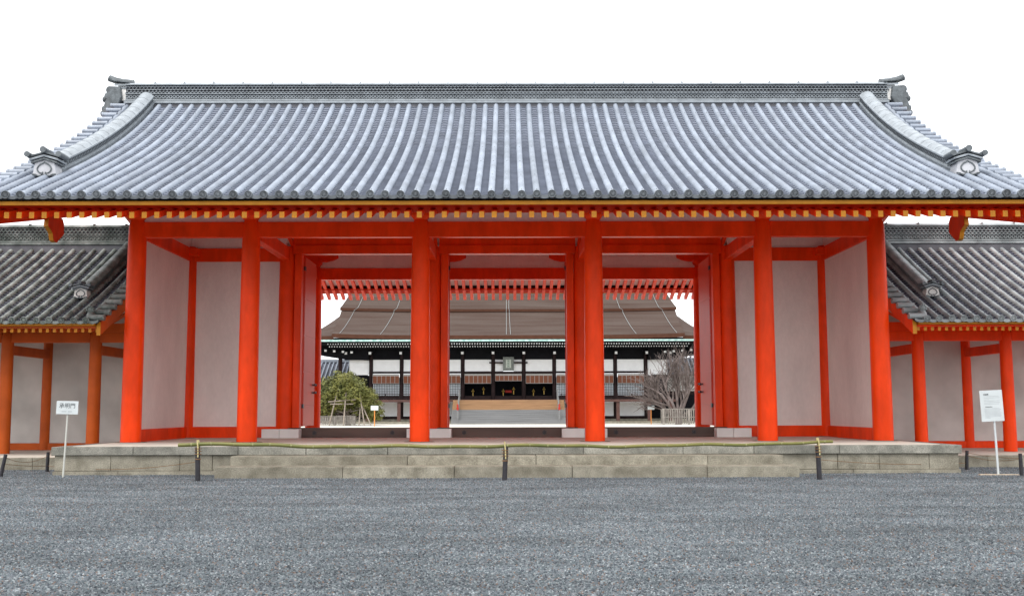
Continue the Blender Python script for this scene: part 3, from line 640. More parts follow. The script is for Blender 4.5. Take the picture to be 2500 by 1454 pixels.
# ------------------------------------------------------------------ corridors either side
def corridor(sx, lab, mroll, mpan, mred, mwall, platlab):
    X0, X1 = 10.12, 19.0
    plat = thing('stone_plinth', platlab, 'plinth', (sx*14, 0, 0), 'corridor plinths')
    def B(nm, m, par, x0, x1, y0, y1, z0, z1, bev=0):
        a, c = sorted((sx*x0, sx*x1)); return bx(nm, m, par, a, c, y0, y1, z0, z1, bev)
    B('core', floorm, plat, 10.22, 19.5, -5.0, 5.0, 0, .297)
    r = random.Random(40+sx)
    x = 10.215
    while x < 19.4:
        l = r.uniform(1.2, 2.2); B('edge_stone', stone, plat, x+.004, x+l-.004, -5.22, -4.95, -.02, .30+r.uniform(-.004, .004), .012); x += l
    g = thing('corridor', lab, 'corridor', (sx*14, 0, .3), 'roofed corridors beside the gate')
    FZ = .30; cols = [11.2, 13.6, 16.0, 18.4]
    cm = column_mesh('column', mred, .172, .158, 3.56-FZ, 22)
    pm = column_mesh('wall_post', mred, .155, .150, 4.6-FZ, 18)
    for y in (-2.6, 2.6):
        for x in cols: inst('column', cm, g, (sx*x, y, FZ))
        for a, c in zip([10.35]+cols, cols+[19.2]): B('eave_beam', mred, g, a+(.13 if a != 10.35 else 0), c-.13, y-.09, y+.09, 3.285, 3.55, .01)
        B('wall_plate', mred, g, 10.35, 19.2, y-.10, y+.10, 3.553, 3.80, .01)
    for x in cols:
        inst('wall_post', pm, g, (sx*x, 0, FZ))
        for y0, y1 in ((-2.6, 0), (0, 2.6)): B('cross_beam', mred, g, x-.085, x+.085, y0+.13, y1-.13, 2.965, 3.222, .01)
    inst('wall_post', pm, g, (sx*10.40, 0, FZ))
    for a, c in zip([9.8]+cols, cols+[19.2]):
        B('wall_panel', mwall, g, a, c, -.05, .05, .502, 4.75); B('bottom_rail', mred, g, a+.1, c-.1, -.10, .10, FZ+.001, .50, .01)
    P = Prof([(-5.25, 3.62), (-3.54, 4.40), (-2.41, 4.96), (-.825, 5.80), (0, 6.27)])
    a, c = sorted((sx*(X0+.15), sx*X1))
    rafters(g, a+.05, c, .177, -4.97, 3.395, .095, .072, .30, -.1, mred, gold)
    for sg in (-1, 1):
        b = MB(); v = []
        for x in (a, c):
            for y, z in ((-4.9, 3.395+.07*.3+.097), (-.02, 3.395+4.95*.3+.097)): v += [(x, y*(-sg) if sg > 0 else y, z), (x, y*(-sg) if sg > 0 else y, z+.025)]
        b.add(v, [(0, 4, 6, 2), (1, 3, 7, 5), (0, 1, 5, 4), (2, 6, 7, 3), (0, 2, 3, 1), (4, 5, 7, 6)]); b.build('soffit', mwall, g)
        def eb(nm, m, y0, y1, z0, z1, bev=.006):
            p, q = (y0, y1) if sg < 0 else (-y1, -y0)
            bx(nm, m, g, a, c, p, q, z0, z1, bev)
        eb('eave_board', mred, -5.02, -4.8, 3.492, 3.545); eb('eave_edge', gold, -5.20, -4.8, 3.547, 3.606); eb('tile_batten', hblack, -5.16, -4.7, 3.608, 3.65, 0)
    rx0, rx1 = sorted((sx*X0, sx*X1))
    rf = tiled_roof(g, P, rx0, rx1, .303, .072, .155, mroll, mpan, mroll, .04, .03, verge=(1, 0) if sx > 0 else (0, 1))
    main_ridge(rf, min(sx*10.4, sx*X1), max(sx*10.4, sx*X1), 6.33, .60, .27, (mroll, ridgedark, mroll), .115)
    slope_ridge(rf, P, sx*11.18, P.s_of_y(-3.55), P.s_of_y(-.25), .15, .34, mroll, ridgedark)
    end_ornament(rf, (sx*11.18, -3.82, P.z_of_y(-3.70)+.06), .62, mwall)
    ridge_end(rf, sx*10.4, -sx, 6.66, .7, mwall)
    # lotus boss on the corner tile
    q = (sx*10.43, -5.0, P.z_of_y(-5.0)+.10); b = MB()
    for k in range(7): an = R(-20+k*220/6); b.lathe([(.0, -.015), (.035, 0), (.0, .03)], 8, Matrix.Translation((q[0]+.075*math.cos(an), q[1]-.05, q[2]+.13+.075*math.sin(an))) @ Matrix.Rotation(R(90), 4, 'X'), caps=False)
    b.lathe([(.085, -.05), (.085, .02), (.03, .05)], 14, Matrix.Translation((q[0], q[1]-.02, q[2]+.13)) @ Matrix.Rotation(R(90), 4, 'X')); b.lathe([(.12, -.12), (.10, .0), (.07, .06)], 14, Matrix.Translation(q))
    b.build('corner_boss', mroll, rf, 40)
    # barge boards on the gate side, ochre feet
    for sg in (-1, 1):
        xa, xb = sorted((sx*(X0+.02), sx*(X0+.12))); pb, pt = [], []
        for q_ in range(11):
            y = -5.08+5.06*q_/10; zt = P.z_of_y(y)-.045; pb.append((y*(1 if sg < 0 else -1), zt-.34+.02*q_/10)); pt.append((y*(1 if sg < 0 else -1), zt))
        b = MB(); b.grid([[(xa, y, z) for y, z in pb], [(xb, y, z) for y, z in pb], [(xb, y, z) for y, z in pt], [(xa, y, z) for y, z in pt], [(xa, y, z) for y, z in pb]])
        b.add([(xa, *pb[0]), (xb, *pb[0]), (xb, *pt[0]), (xa, *pt[0])], [(0, 1, 2, 3)], 1); b.build('barge_board', [mred, gold], g)
corridor(-1, 'orange red corridor with dark mossy tiled roof, beside the name sign', tileL, panL, redold, plastergrey, 'low stone plinth under the corridor with the mossy tiled roof')
corridor(1, 'vermilion corridor with clean grey tiled roof, beside the large notice board', tileR, panR, red, plastergrey, 'low stone plinth under the corridor with the clean grey tiled roof')

# ------------------------------------------------------------------ bamboo barrier
bar = thing('bamboo_barrier', 'long green bamboo rail tied to three black posts before the steps', 'barrier', (0, -9.75, 0))
xs = [-6.27, -.04, 6.33]
for x in xs:
    b = MB(); t = rnd.uniform(-.02, .02); b.tube([(x+t, -9.74, -.12), (x, -9.74, .3), (x-t, -9.74, .71)], [.052, .05, .048], 14); b.build('post', blackpost, bar, 40)
def rail_pt(x):
    t = (x+6.67)/13.3; sag = -.05*math.sin(math.pi*min(1, max(0, (x+6.27)/12.6)))-.022*abs(math.sin(2*math.pi*(x+6.27)/12.6))
    return (x, -9.74+.012*math.sin(x*1.3), .775+sag+.012*math.sin(x*2.1)+.008*math.sin(x*5))
b = MB(); pts = [rail_pt(-6.67+13.3*i/80) for i in range(81)]; b.tube(pts, [.040-.008*i/80 for i in range(81)], 12); rail = b.build('bamboo_rail', bamboo, bar, 40)
x = -6.4; k = 0
while x < 6.6:
    p = Vector(rail_pt(x)); q = Vector(rail_pt(x+.02)); r_ = .042-.008*(x+6.67)/13.3
    MB().tube([p-(q-p)*.7, p, p+(q-p)*.7], [r_*.96, r_*1.12, r_*.96], 10).build('bamboo_node', bamboonode, rail, 50); x += .40+.06*math.sin(k*1.7); k += 1
for x in xs:
    z = rail_pt(x)[2]
    for dy in (-.05, .05): MB().tube([(x+.012, -9.74+dy, z-.26), (x+.006, -9.74+dy, z-.05), (x-.012, -9.74+dy, z+.085)], .015, 6).build('split_bamboo', bamboopale, bar, 40)
    for dz in (-.09, -.14, -.2):
        b = MB(); b.tube([(x+.065*math.cos(a), -9.74+.066*math.sin(a), z+dz) for a in [2*math.pi*i/12 for i in range(13)]], .008, 5); b.build('tie', rope, bar)
    b = MB(); b.tube([(x+.054*math.cos(a), -9.74+.054*math.sin(a), z-.30) for a in [2*math.pi*i/12 for i in range(13)]], .012, 5); b.build('tie', rope, bar)

def low_post(x, y, h, tilt, lab):
    o = MB().tube([(0, 0, -.1), (tilt*.5, 0, h*.5), (tilt, 0, h)], [.04, .04, .038], 12).build('rope_post', blackpost, None, 40, loc=(x, y, 0))
    return tag(o, lab, 'post', 'short posts of the rope line')
low_post(-10.84, -6.2, .48, .01, 'short upright black post on gravel before the mossy roofed corridor')
low_post(-11.06, -8.05, .50, .10, 'leaning black post on gravel near the name sign')
low_post(10.80, -6.3, .47, .03, 'short black post on gravel beside the platform corner, near the notice board')
low_post(10.92, -8.75, .50, -.01, 'short black post on gravel just past the notice board')
def ropeline(a, c, sag, lab):
    pts = []
    for i in range(15):
        t = i/14; p = Vector(a)*(1-t)+Vector(c)*t; p.z -= sag*4*t*(1-t); pts.append(p)
    tag(MB().tube(pts, .006, 5).build('rope', rope), lab, 'rope', 'thin ropes strung between posts')
ropeline((-10.96, -8.05, .44), (-10.83, -6.2, .40), .13, 'slack thin brown rope between two black posts by the name sign')
ropeline((-11.0, -8.05, .30), (-10.84, -6.2, .16), .02, 'lower taut thin rope between two black posts by the name sign')
ropeline((-10.84, -6.2, .16), (-6.27, -9.74, .42), .12, 'thin rope running from the corridor post to the bamboo barrier')
ropeline((10.82, -6.3, .42), (10.91, -8.75, .40), .03, 'upper thin rope between two posts behind the notice board')
ropeline((10.82, -6.3, .36), (10.91, -8.75, .39), .08, 'slack thin rope between two posts behind the notice board')
ropeline((6.33, -9.74, .43), (10.80, -6.3, .18), .06, 'thin rope running from the bamboo barrier to the platform corner post')

# ------------------------------------------------------------------ signs
def text_mesh(txt, size, m, name, parent, W, ext=.001):
    cu = bpy.data.curves.new(name, 'FONT'); cu.body = txt; cu.size = size; cu.align_x = 'CENTER'; cu.align_y = 'CENTER'; cu.extrude = ext
    cu.resolution_u = 3
    o = bpy.data.objects.new(name, cu); COL.objects.link(o)
    dg = bpy.context.evaluated_depsgraph_get(); me = bpy.data.meshes.new_from_object(o.evaluated_get(dg)); COL.objects.unlink(o); bpy.data.objects.remove(o)
    me.materials.clear(); me.materials.append(m)
    q = bpy.data.objects.new(name, me); return place(q, parent, W)
RX = Matrix.Rotation(R(90), 4, 'X')
sg1 = thing('name_sign', 'small white sign with three black characters on a leaning white pole', 'sign', (-9.52, -8.47, 0))
MB().tube([(-9.52, -8.47, -.1), (-9.49, -8.47, .75), (-9.465, -8.47, 1.56)], .020, 10).build('pole', polew, sg1, 40)
Wb = Matrix.Translation((-9.47, -8.50, 1.515)) @ Matrix.Rotation(R(1.2), 4, 'Y')
bo = MB().box(-.235, .235, -.008, .008, -.142, .142, W=Wb).build('board', signw, sg1, bevel=.003)
text_mesh('承明門', .118, ink, 'lettering', bo, Wb @ Matrix.Translation((0, -.0095, .035)) @ RX)
for a, c in ((-.115, -.015), (.02, .11)): MB().box(a, c, -.0095, -.008, -.092, -.075, W=Wb).build('small_print', inkgrey, bo)
sg2 = thing('notice_board', 'tall white notice board with small print on a white pole and plank base', 'sign', (10.55, -8.42, 0))
MB().tube([(10.575, -8.42, .0), (10.56, -8.42, .6), (10.535, -8.42, 1.35)], .024, 10).build('pole', signw, sg2, 40)
Wb = Matrix.Translation((10.49, -8.45, 1.51)) @ Matrix.Rotation(R(-2.6), 4, 'Y')
bo = MB().box(-.245, .245, -.009, .009, -.335, .335, W=Wb).build('board', signw, sg2, bevel=.003)
text_mesh('紫宸殿', .038, ink, 'lettering', bo, Wb @ Matrix.Translation((-.11, -.0105, .245)) @ RX)
text_mesh('Shishinden', .036, ink, 'lettering', bo, Wb @ Matrix.Translation((-.065, -.0105, -.02)) @ RX)
r = random.Random(3)
for i, z in enumerate([.205, .172, .139, .106, .073, .04]+[-.055-.025*k for k in range(9)]):
    w = (.36 if i not in (2, 14) else .12)*r.uniform(.9, 1); MB().box(-.165, -.165+w, -.0105, -.009, z-.004, z+.004, W=Wb).build('small_print', inkgrey, bo)
MB().box(-.40, .42, -.07, .07, 0, .025, W=Matrix.Translation((10.58, -8.42, 0.022)) @ Matrix.Rotation(R(-6), 4, 'Z')).build('base_plank', plank, sg2, bevel=.006)

# ------------------------------------------------------------------ palace hall beyond the court
HY = 80.0
hall = thing('palace_hall', 'large dark timber hall with brown bark roof, white panels and wide stairs', 'hall', (0, HY, 0))
bx('stone_base', stone, hall, -19, 19, 77.4, 97, 0, .22, .02); bx('stone_base', stone, hall, -18.5, 18.5, 79.2, 97, .22, .44, .02)
hc = [(-14.4+3.2*i) for i in range(10)]
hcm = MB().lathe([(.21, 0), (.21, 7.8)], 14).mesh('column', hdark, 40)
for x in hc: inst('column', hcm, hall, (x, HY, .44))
for x in (-16.9, 16.9): inst('column', hcm, hall, (x, HY+3, .44)); inst('column', hcm, hall, (x*1.04, HY-.4, .44))
vp = MB().box(-.17, .17, -.17, .17, 0, 2.15).mesh('veranda_post', hbrown)
for x in hc:
    if abs(x) > 5.5: inst('veranda_post', vp, hall, (x-.15*(1 if x > 0 else -1)*0, 77.6, .02))
for sx in (-1, 1): inst('veranda_post', vp, hall, (sx*16.6, 77.6, .02))
bx('veranda', hbrown, hall, -17.2, 17.2, 77.3, 80, 2.18, 2.44, .02)
for sx in (-1, 1):
    a, c = sorted((sx*5.2, sx*17.1))
    for z, t in ((2.60, .05), (2.82, .04), (3.0, .07)): bx('railing_bar', hdark, hall, a, c, 77.42-t/2, 77.42+t/2, z-t/2, z+t/2)
    for k in range(9): xx = a+.2+k*(c-a-.4)/8; bx('railing_post', hdark, hall, xx-.04, xx+.04, 77.38, 77.46, 2.44, 3.06)
for i in range(9):
    a, c = hc[i]+.21, hc[i+1]-.21; ctr = abs(i-4) <= 1
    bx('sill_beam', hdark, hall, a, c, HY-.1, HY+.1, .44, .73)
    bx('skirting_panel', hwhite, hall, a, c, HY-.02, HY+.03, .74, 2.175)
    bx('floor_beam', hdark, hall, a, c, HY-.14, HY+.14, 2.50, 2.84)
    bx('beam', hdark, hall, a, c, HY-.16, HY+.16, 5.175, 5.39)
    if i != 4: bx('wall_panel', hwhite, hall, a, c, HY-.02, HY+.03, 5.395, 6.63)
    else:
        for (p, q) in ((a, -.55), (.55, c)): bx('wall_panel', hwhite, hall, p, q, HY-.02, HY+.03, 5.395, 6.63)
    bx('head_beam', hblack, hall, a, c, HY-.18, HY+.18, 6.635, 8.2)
    z0 = 4.42 if i == 4 else 4.16
    bd = bx('reed_blind', blind, hall, a, c, HY-.34, HY-.30, z0, 4.93); bx('blind_valance', blindtop, bd, a, c, HY-.36, HY-.29, 4.935, 5.13)
    for k in range(7): xx = a+(c-a)*k/6; bx('blind_cord', blindtop, bd, max(a, xx-.025), min(c, xx+.025), HY-.36, HY-.345, z0, 4.93)
    bx('blind_hem', blindtop, bd, a, c, HY-.365, HY-.30, z0-.04, z0)
    if not ctr:
        wd = bx('lattice_shutter', hpaper, hall, a, c, HY-.03, HY+.02, 2.845, 4.8); lb = MB()
        for k in range(17): xx = a+(c-a)*k/16; lb.box(xx-.016, xx+.016, HY-.10, HY-.035, 2.85, 4.75)
        for k in range(9): zz = 2.88+k*.17; lb.box(a, c, HY-.11, HY-.04, zz-.015, zz+.015)
        lb.build('lattice', hblack, wd)['kind'] = 'stuff'
    else:
        bx('interior_dark_sheet', hblack, hall, a-.2, c+.2, HY+3.2, HY+3.3, 2.3, 5.3)  # black sheet: darkness of the open interior put into its colour
        for k in range(2):
            xx = a+(c-a)*(.3+.4*k); b = MB(); zz = 3.3+.2*k
            b.lathe([(.05, -.5), (.05, -.1), (.15, 0), (.17, .08), (.08, .14), (.02, .3)], 8, Matrix.Translation((xx, HY+1.3, zz))); b.build('gilt_lantern', brass, hall)
        bx('crimson_table', crimson, hall, (a+c)/2-.35, (a+c)/2+.35, HY+1.8, HY+2.1, 3.2, 3.45) if i == 4 else None
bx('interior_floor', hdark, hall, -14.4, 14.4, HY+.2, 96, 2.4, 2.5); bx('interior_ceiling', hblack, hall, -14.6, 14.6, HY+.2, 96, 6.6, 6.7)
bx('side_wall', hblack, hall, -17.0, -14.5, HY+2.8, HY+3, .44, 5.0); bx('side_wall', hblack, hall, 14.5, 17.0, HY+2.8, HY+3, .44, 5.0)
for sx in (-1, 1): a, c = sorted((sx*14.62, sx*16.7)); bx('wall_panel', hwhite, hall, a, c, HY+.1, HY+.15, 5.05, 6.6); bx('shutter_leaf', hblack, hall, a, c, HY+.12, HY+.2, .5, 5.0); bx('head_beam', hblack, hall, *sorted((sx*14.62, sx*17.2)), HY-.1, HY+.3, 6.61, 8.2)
for x in hc+[-16.9, 16.9]:
    b = MB(); b.box(x-.16, x+.16, HY-1.15, HY-.2, 7.12, 7.42); b.box(x-.4, x+.4, HY-.7, HY-.5, 7.45, 7.65); b.build('bracket_arm', hblack, hall)
    bx('bracket_end', hwhite, hall, x-.13, x+.13, HY-1.19, HY-1.155, 7.14, 7.4)
# plaque
pq = bx('plaque', plaq, hall, -.57, .57, HY-.62, HY-.52, 5.42, 6.88, .03); bx('plaque_field', plaqin, pq, -.27, .27, HY-.65, HY-.625, 5.74, 6.60)
for k, ch in enumerate('紫宸殿'): text_mesh(ch, .27, green, 'lettering', pq, Matrix.Translation((0, HY-.655, 6.43-.27*k)) @ RX)
bx('plaque_rail', hdark, hall, -2.0, 2.0, HY-.5, HY-.36, 6.2, 6.37)
# stairs
for k in range(12):
    y0 = 73.0+k*.37; z1 = (k+1)*2.38/12
    MB().box(-5.65, 5.65, y0, 77.45-.0, z1-.2+.003, z1).build('stair_step', tanwood if k > 6 else greywood, hall, bevel=.012)
for sx in (-1, 1):
    b = MB(); b.tube([(sx*5.0, 73.4, 1.25), (sx*5.0, 77.2, 3.3)], .06, 8); b.tube([(sx*5.0, 73.4, .85), (sx*5.0, 77.2, 2.95)], .045, 8); b.build('stair_rail', greywood, hall)
    for yy, zz in ((73.4, .22), (75.3, 1.3), (77.2, 2.3)): bx('stair_post', greywood, hall, sx*5-.08, sx*5+.08, yy-.08, yy+.08, zz, zz+1.15)
    MB().lathe([(.10, 0), (.12, .2), (.06, .34), (.10, .46), (.02, .62)], 10, Matrix.Translation((sx*5, 73.4, 1.37))).build('stair_finial', crimson, hall, 50)
# eaves
b = MB(); w = MB()
for row, (yy, zz) in enumerate(((75.45, 8.02), (76.4, 7.80))):
    for k in range(141):
        x = -18.2+.26*k; b.box(x-.06, x+.06, yy, 80, zz-.07+.0, zz+.07, W=None); w.box(x-.05, x+.05, yy-.02, yy-.002, zz-.055, zz+.055)
b.build('rafters', hblack, hall)['kind'] = 'stuff'; w.build('rafter_ends', hwhite, hall)['kind'] = 'stuff'
bx('soffit', hblack, hall, -22, 22, 75.25, 80.5, 8.10, 8.22)
bx('eave_fascia', hblack, hall, -22, 22, 75.25, 75.45, 8.22, 8.62); bx('gutter', copper, hall, -22, 22, 75.02, 75.2, 8.232, 8.42, .02)
for sx in (-1, 1):
    b = MB(); b.prism([(sx*14.6, 6.55), (sx*17.4, 6.7), (sx*19.3, 7.0), (sx*21.8, 7.6), (sx*21.8, 8.09), (sx*14.6, 8.09)][::sx], 79.0, 79.9); b.build('corner_bracket', hblack, hall)
    for k in range(5): xx = sx*(16.2+k*.9); bx('bracket_end', hwhite, hall, xx-.12, xx+.12, 78.1, 78.2, 7.22+.06*k, 7.42+.06*k); bx('bracket_arm', hblack, hall, xx-.14, xx+.14, 78.2, 79.1, 7.2+.06*k, 7.44+.06*k)
def roof_sheet(name, ys, zs, xl, thick, m, me_):
    c = np.polyfit(ys, zs, 2); Y = np.linspace(ys[0], ys[-1], 14); Z = np.polyval(c, Y); X = np.interp(Y, [ys[0], ys[-1]], xl)
    b = MB(); rows = [[(x*k/8, y, z+.06*abs(k/8)**4*3) for k in range(-8, 9)] for x, y, z in zip(X, Y, Z)]
    b.grid(rows); bot = [[(p[0], p[1], p[2]-thick) for p in rw] for rw in rows]; b.grid(bot[::-1])
    b.grid([bot[0], rows[0]], 1); b.grid([[rw[0] for rw in rows], [rw[0] for rw in bot]], 1); b.grid([[rw[-1] for rw in bot], [rw[-1] for rw in rows]], 1)
    return b.build(name, [m, me_], hall, 40), c
lo, lc = roof_sheet('lower_roof', [75.0, 80, 85.4], [8.85, 10.25, 12.2], [17.75, 18.45], .40, bark, barkedge)
hi, hc2 = roof_sheet('upper_roof', [85.0, 90, 96], [12.42, 14.55, 18.2], [18.55, 17.9], .30, bark, barkedge)
b = MB(); b.add([(-17.9, 96, 18.2), (17.9, 96, 18.2), (18.5, 107, 12.4), (-18.5, 107, 12.4)], [(0, 1, 2, 3)]); b.build('rear_roof', bark, hall)
bx('roof_ridge', barkedge, hall, -18, 18, 95.5, 96.5, 18.0, 18.9)
for sx in (-1, 1):   # side roofs sweeping down past the gables
    rows = []
    for i in range(9):
        t = i/8; y = 75.2+t*12; z = np.polyval(lc, min(y-.05, 85.3)) if y < 85.4 else 12.1; row = []
        for k in range(9):
            u = k/8; x0 = np.interp(y, [75.2, 85.4], [17.6, 18.3]); x = x0+u*4.2; zz = 8.72+(z-8.72-.06)*(1-.66*u)**1.5; row.append((sx*x, y, max(zz, 8.72)))
        rows.append(row if sx > 0 else row[::-1])
    b = MB(); b.grid(rows); lowr = [[(p[0], p[1], p[2]-.38) for p in rw] for rw in rows]; b.grid([lowr[0], rows[0]], 1); b.build('side_roof', [bark, barkedge], hall, 40)
    bx('side_soffit', hblack, hall, *sorted((sx*17.3, sx*21.8)), 75.3, 84, 8.05, 8.23)
def cable(x0, x1, x2, nm='lightning_cable'):
    pts = [(x0, y, float(np.polyval(hc2, y))+.05+.18*abs(x0/18.3)**4) for y in np.linspace(94, 85, 8)]+[(x1, 84.95, 12.3), (x1, 84.9, 12.1)]+[(x1+(x2-x1)*q, 84.5-9.3*q, float(np.polyval(lc, 84.5-9.3*q))+.05+.18*abs(x2/18.1)**4) for q in np.linspace(0, 1, 8)]
    MB().tube(pts, .026, 5).build(nm, metal, hall, 40)
for a in ((-.22, -.22, -.2), (.05, .1, .22), (-12.3, -12.6, -12.9), (12.3, 12.6, 12.9), (-16.6, -17.0, -17.0), (16.6, 17.0, 17.0)): cable(*a)

# tiled wing roof beyond the orange tree
wing = thing('tiled_wing', 'low building with striped blue grey tiled roof behind the orange tree', 'building', (-22, 90, 0))
b = MB(); b.add([(-32, 87, 4.5), (-16.5, 87, 4.5), (-16.5, 91, 6.85), (-32, 91, 6.85), (-16.5, 95, 4.5), (-32, 95, 4.5)], [(0, 1, 2, 3), (3, 2, 4, 5)]); wr = b.build('roof', panR, wing)
bx('wall', hdark, wing, -31, -17, 88, 94, 0, 4.8)
rm_ = MB().tube([(0, 86.9, 4.5), (0, 91, 6.9)], .10, 8).mesh('round_tile_row', tile, 40)
for k in range(34): inst('round_tile_row', rm_, wr, (-31.8+k*.45, 0, 0))
bx('ridge', tile, wr, -32, -16.5, 90.8, 91.2, 6.85, 7.2, .05)

wing2 = thing('side_building', 'dark timber side building with white panels greyed as shade behind the bare cherry tree', 'building', (22, 88, 0))
bx('wall', hdark, wing2, 17.2, 30, 86, 92, 0, 5.4); bx('opening_dark_slab', hblack, wing2, 17.4, 20.5, 85.9, 86.0, .2, 3.0)  # black slab on the wall paints the darkness of an opening
for k in range(4): bx('wall_panel', plastergrey, wing2, 17.5+k*2.4, 19.5+k*2.4, 85.92, 86.0, 3.4, 5.1)  # white panels with their shade put into the grey plaster tone
b = MB(); b.add([(16.8, 85, 5.2), (30, 85, 5.2), (30, 89, 7.2), (16.8, 89, 7.2), (30, 93, 5.2), (16.8, 93, 5.2)], [(0, 1, 2, 3), (3, 2, 4, 5)]); wr2 = b.build('roof', panR, wing2)
for k in range(29): inst('round_tile_row', rm_, wr2, (17+k*.45, -1.9, .7))

# ------------------------------------------------------------------ trees in the court
def leaf_crown(name, parent, m, blobs, n, size, seed):
    r = random.Random(seed); b = MB(); tot = sum(q[3]**2 for q in blobs)
    for (cx, cy, cz, rx, rz) in blobs:
        k = int(n*rx**2/tot) if False else int(n*rx*rx/sum(q[3]**2 for q in blobs))
        for _ in range(k):
            d = Vector((r.gauss(0, 1), r.gauss(0, 1), r.gauss(0, 1))).normalized(); t = r.uniform(.45, 1.12)**.7*(1+.22*math.sin(d.x*7+cx*3)*math.cos(d.z*6+cz*2))
            p = Vector((cx+d.x*rx*t, cy+d.y*rx*t, cz+d.z*rz*t)); nrm = (d+Vector((r.gauss(0, .6), r.gauss(0, .6), r.gauss(0, .6)+.4))).normalized()
            a = nrm.orthogonal().normalized(); a = Matrix.Rotation(r.uniform(0, 6.28), 3, nrm) @ a; c = nrm.cross(a); s = size*r.uniform(.6, 1.3)
            b.add([p-a*s, p-c*s*.42, p+a*s, p+c*s*.42], [(0, 1, 2, 3)])
    o = b.build(name, m, parent); return o
ot = thing('orange_tree', 'dense round evergreen tree on wooden props before the hall', 'tree', (-14.8, 67.2, 0))
leaf_crown('crown', ot, leafm, [(-15.3, 67.5, 3.0, 2.0, 1.9), (-15.2, 66.8, 3.9, 1.3, 1.05), (-13.4, 67.3, 2.2, 1.5, 1.25), (-16.8, 67.2, 2.2, 1.4, 1.6), (-12.5, 67.4, 1.15, 1.0, .75), (-14.3, 66.4, 3.0, 1.3, 1.1), (-16.3, 66.7, 3.2, 1.2, 1.1), (-14.6, 66.3, 4.0, .8, .6), (-13.0, 66.5, 2.9, .7, .6)], 15000, .14, 4)
b = MB(); b.tube([(-14.8, 67.2, -.1), (-14.9, 67.2, .8), (-15.2, 67.3, 1.8), (-15.2, 67.4, 3.2)], [.32, .24, .18, .05], 10)
r = random.Random(9)
for k in range(26):
    a = r.uniform(0, 6.28); h = r.uniform(.4, 1.4); l = r.uniform(.9, 2.0); p0 = Vector((-14.9, 66.9, h)); pts = [p0]
    for q in range(4): pts.append(pts[-1]+Vector((math.cos(a)*l/4, -abs(math.sin(a))*l/6, r.uniform(-.12, .35)*l/3))); a += r.uniform(-.5, .5)
    b.tube(pts, [.06, .05, .04, .03, .02], 5)
b.build('trunk', polem, ot, 50)
def pole(nm, a, c, rad, lab, grp): tag(MB().tube([a, c], [rad, rad*.85], 7).build(nm, polem, None, 40), lab, 'prop', grp)
for i, (a, c) in enumerate([((-16.2, 65.0, 0), (-15.6, 65.9, 3.3)), ((-14.85, 64.6, 0), (-14.8, 65.6, 3.0)), ((-13.0, 65.0, 0), (-13.6, 66, 2.9)), ((-12.4, 65.0, 0), (-13.4, 66.3, 1.8)), ((-13.5, 65.0, 0), (-13.6, 66.5, 2.0))]):
    pole('tree_prop', a, c, .065, ['tallest grey prop pole, leaning at the outer end of the orange tree cross poles', 'upright grey prop pole crossed by both cross poles before the orange tree', 'tall grey prop pole leaning inward under the orange tree, clear of the cross poles', 'short slanting grey pole propping the low boughs of the orange tree', 'short slanting grey pole propping the low boughs of the orange tree'][i], 'upright props of the orange tree')
for i, (a, c) in enumerate([((-16.4, 65.5, 2.15), (-13.9, 65.5, 2.35)), ((-16.2, 65.45, 1.95), (-14.1, 65.4, 1.95))]):
    pole('cross_prop', a, c, .055, ['upper and longer grey cross pole lashed across the orange tree props', 'lower and shorter grey cross pole lashed across the orange tree props'][i], 'cross poles of the orange tree props')
def picket_fence(x0, x1, y, h, lab, n):
    f = thing('picket_fence', lab, 'fence', ((x0+x1)/2, y, 0))
    pm = MB().box(-.055, .055, -.03, .03, .1, h-.06).mesh('picket', fencem); 
    for k in range(n+1): inst('picket', pm, f, (x0+(x1-x0)*k/n, y, 0))
    for z in (h-.06, h*.45): bx('fence_rail', fencem, f, x0-.15, x1+.15, y-.05, y+.05, z, z+.09)
    for k in range(3): xx = x0+(x1-x0)*k/2; bx('fence_post', fencem, f, xx-.09, xx+.09, y-.09, y+.09, 0, h+.02)
    for yy in (1, 2, 3, 4): inst('picket', pm, f, (x0, y+yy*.35, 0))
picket_fence(14.3, 19.0, 66.9, 1.45, 'silvered picket fence round the bare cherry tree', 22)
picket_fence(-17.6, -14.0, 65.6, .85, 'low picket fence under the orange tree', 22)
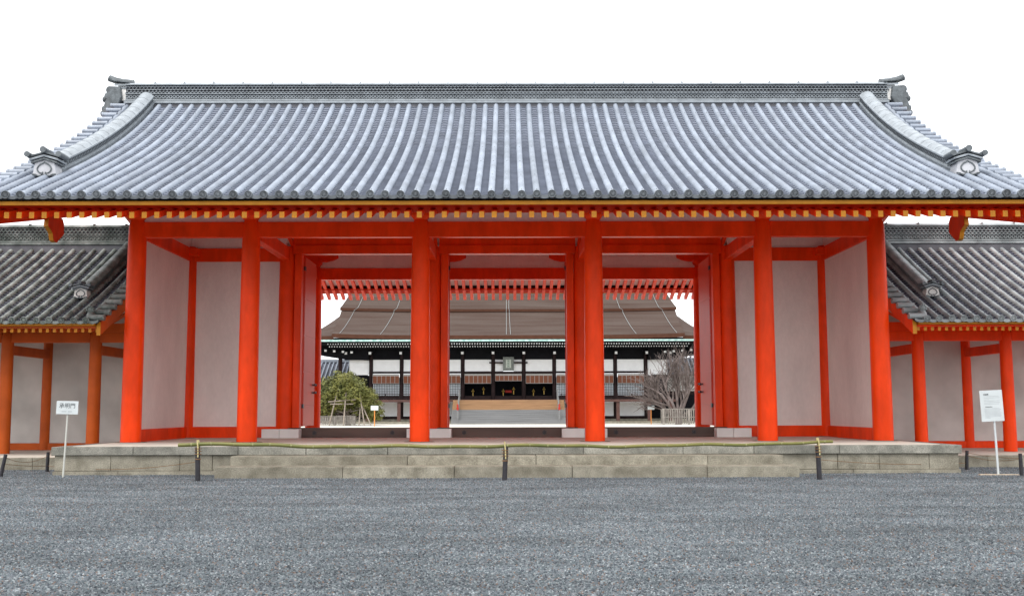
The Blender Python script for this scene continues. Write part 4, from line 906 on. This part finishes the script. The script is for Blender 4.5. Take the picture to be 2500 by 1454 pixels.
ct = thing('cherry_tree', 'bare spreading cherry tree behind a picket fence', 'tree', (15.9, 68.5, 0))
tb = MB(); wb = MB(); r = random.Random(21)
def grow(p, d, l, rad, depth):
    pts = [p]; rr = [rad]; dd = d.copy(); k = 4
    for i in range(k):
        dd = (dd+Vector((r.gauss(0, .11), r.gauss(0, .11), r.gauss(0, .08)+.03))).normalized(); pts.append(pts[-1]+dd*l/k); rr.append(max(.011, rad*(1-.42*(i+1)/k)))
    (tb if depth > 3 else wb).tube(pts, rr, 6 if depth > 2 else 3)
    if depth == 0: return
    n = {5: 4, 4: 4, 3: 4, 2: 4, 1: 3}[depth]
    for i in range(n):
        t = .35+.65*(i+.5)/n; q = pts[min(k, max(1, int(t*k+.5)))]
        ax = Vector((r.gauss(0, 1), r.gauss(0, 1), r.gauss(0, .5))).normalized(); nd = (Matrix.Rotation(r.uniform(.3, .85), 3, ax) @ dd); nd.z += .10; nd.normalize()
        grow(q, nd, l*r.uniform(.55, .78), max(.012, rad*.58), depth-1)
for dx, dz, l in ((-.62, .85, 2.5), (-.28, 1, 2.9), (.05, 1, 3.1), (.45, .95, 2.9), (-.95, .42, 2.1), (.9, .6, 2.5), (.15, .9, 2.2), (-.8, .6, 2.3)):
    grow(Vector((15.9+dx*.25, 68.5+r.uniform(-.2, .2), .7)), Vector((dx, r.uniform(-.35, .35), dz)).normalized(), l, .15, 4)
tb.tube([(15.9, 68.5, -.1), (15.9, 68.5, .5), (15.9, 68.5, 1.0)], [.36, .3, .26], 10)
tb.build('trunk', twigm, ct, 50); wb.build('crown', twigm, ct)
for x, y, m, lab in ((-11.6, 61.0, orangepole, 'small white label board on an orange pole by the orange tree'), (13.5, 69.5, orangepole, 'small white label board on an orange pole by the cherry tree')):
    s = thing('label_sign', lab, 'sign', (x, y, 0)); MB().tube([(x, y, 0), (x, y, 1.45)], .045, 8).build('pole', m, s, 40); bx('board', signw, s, x-.33, x+.33, y-.06, y-.03, 1.38, 1.78, .01)
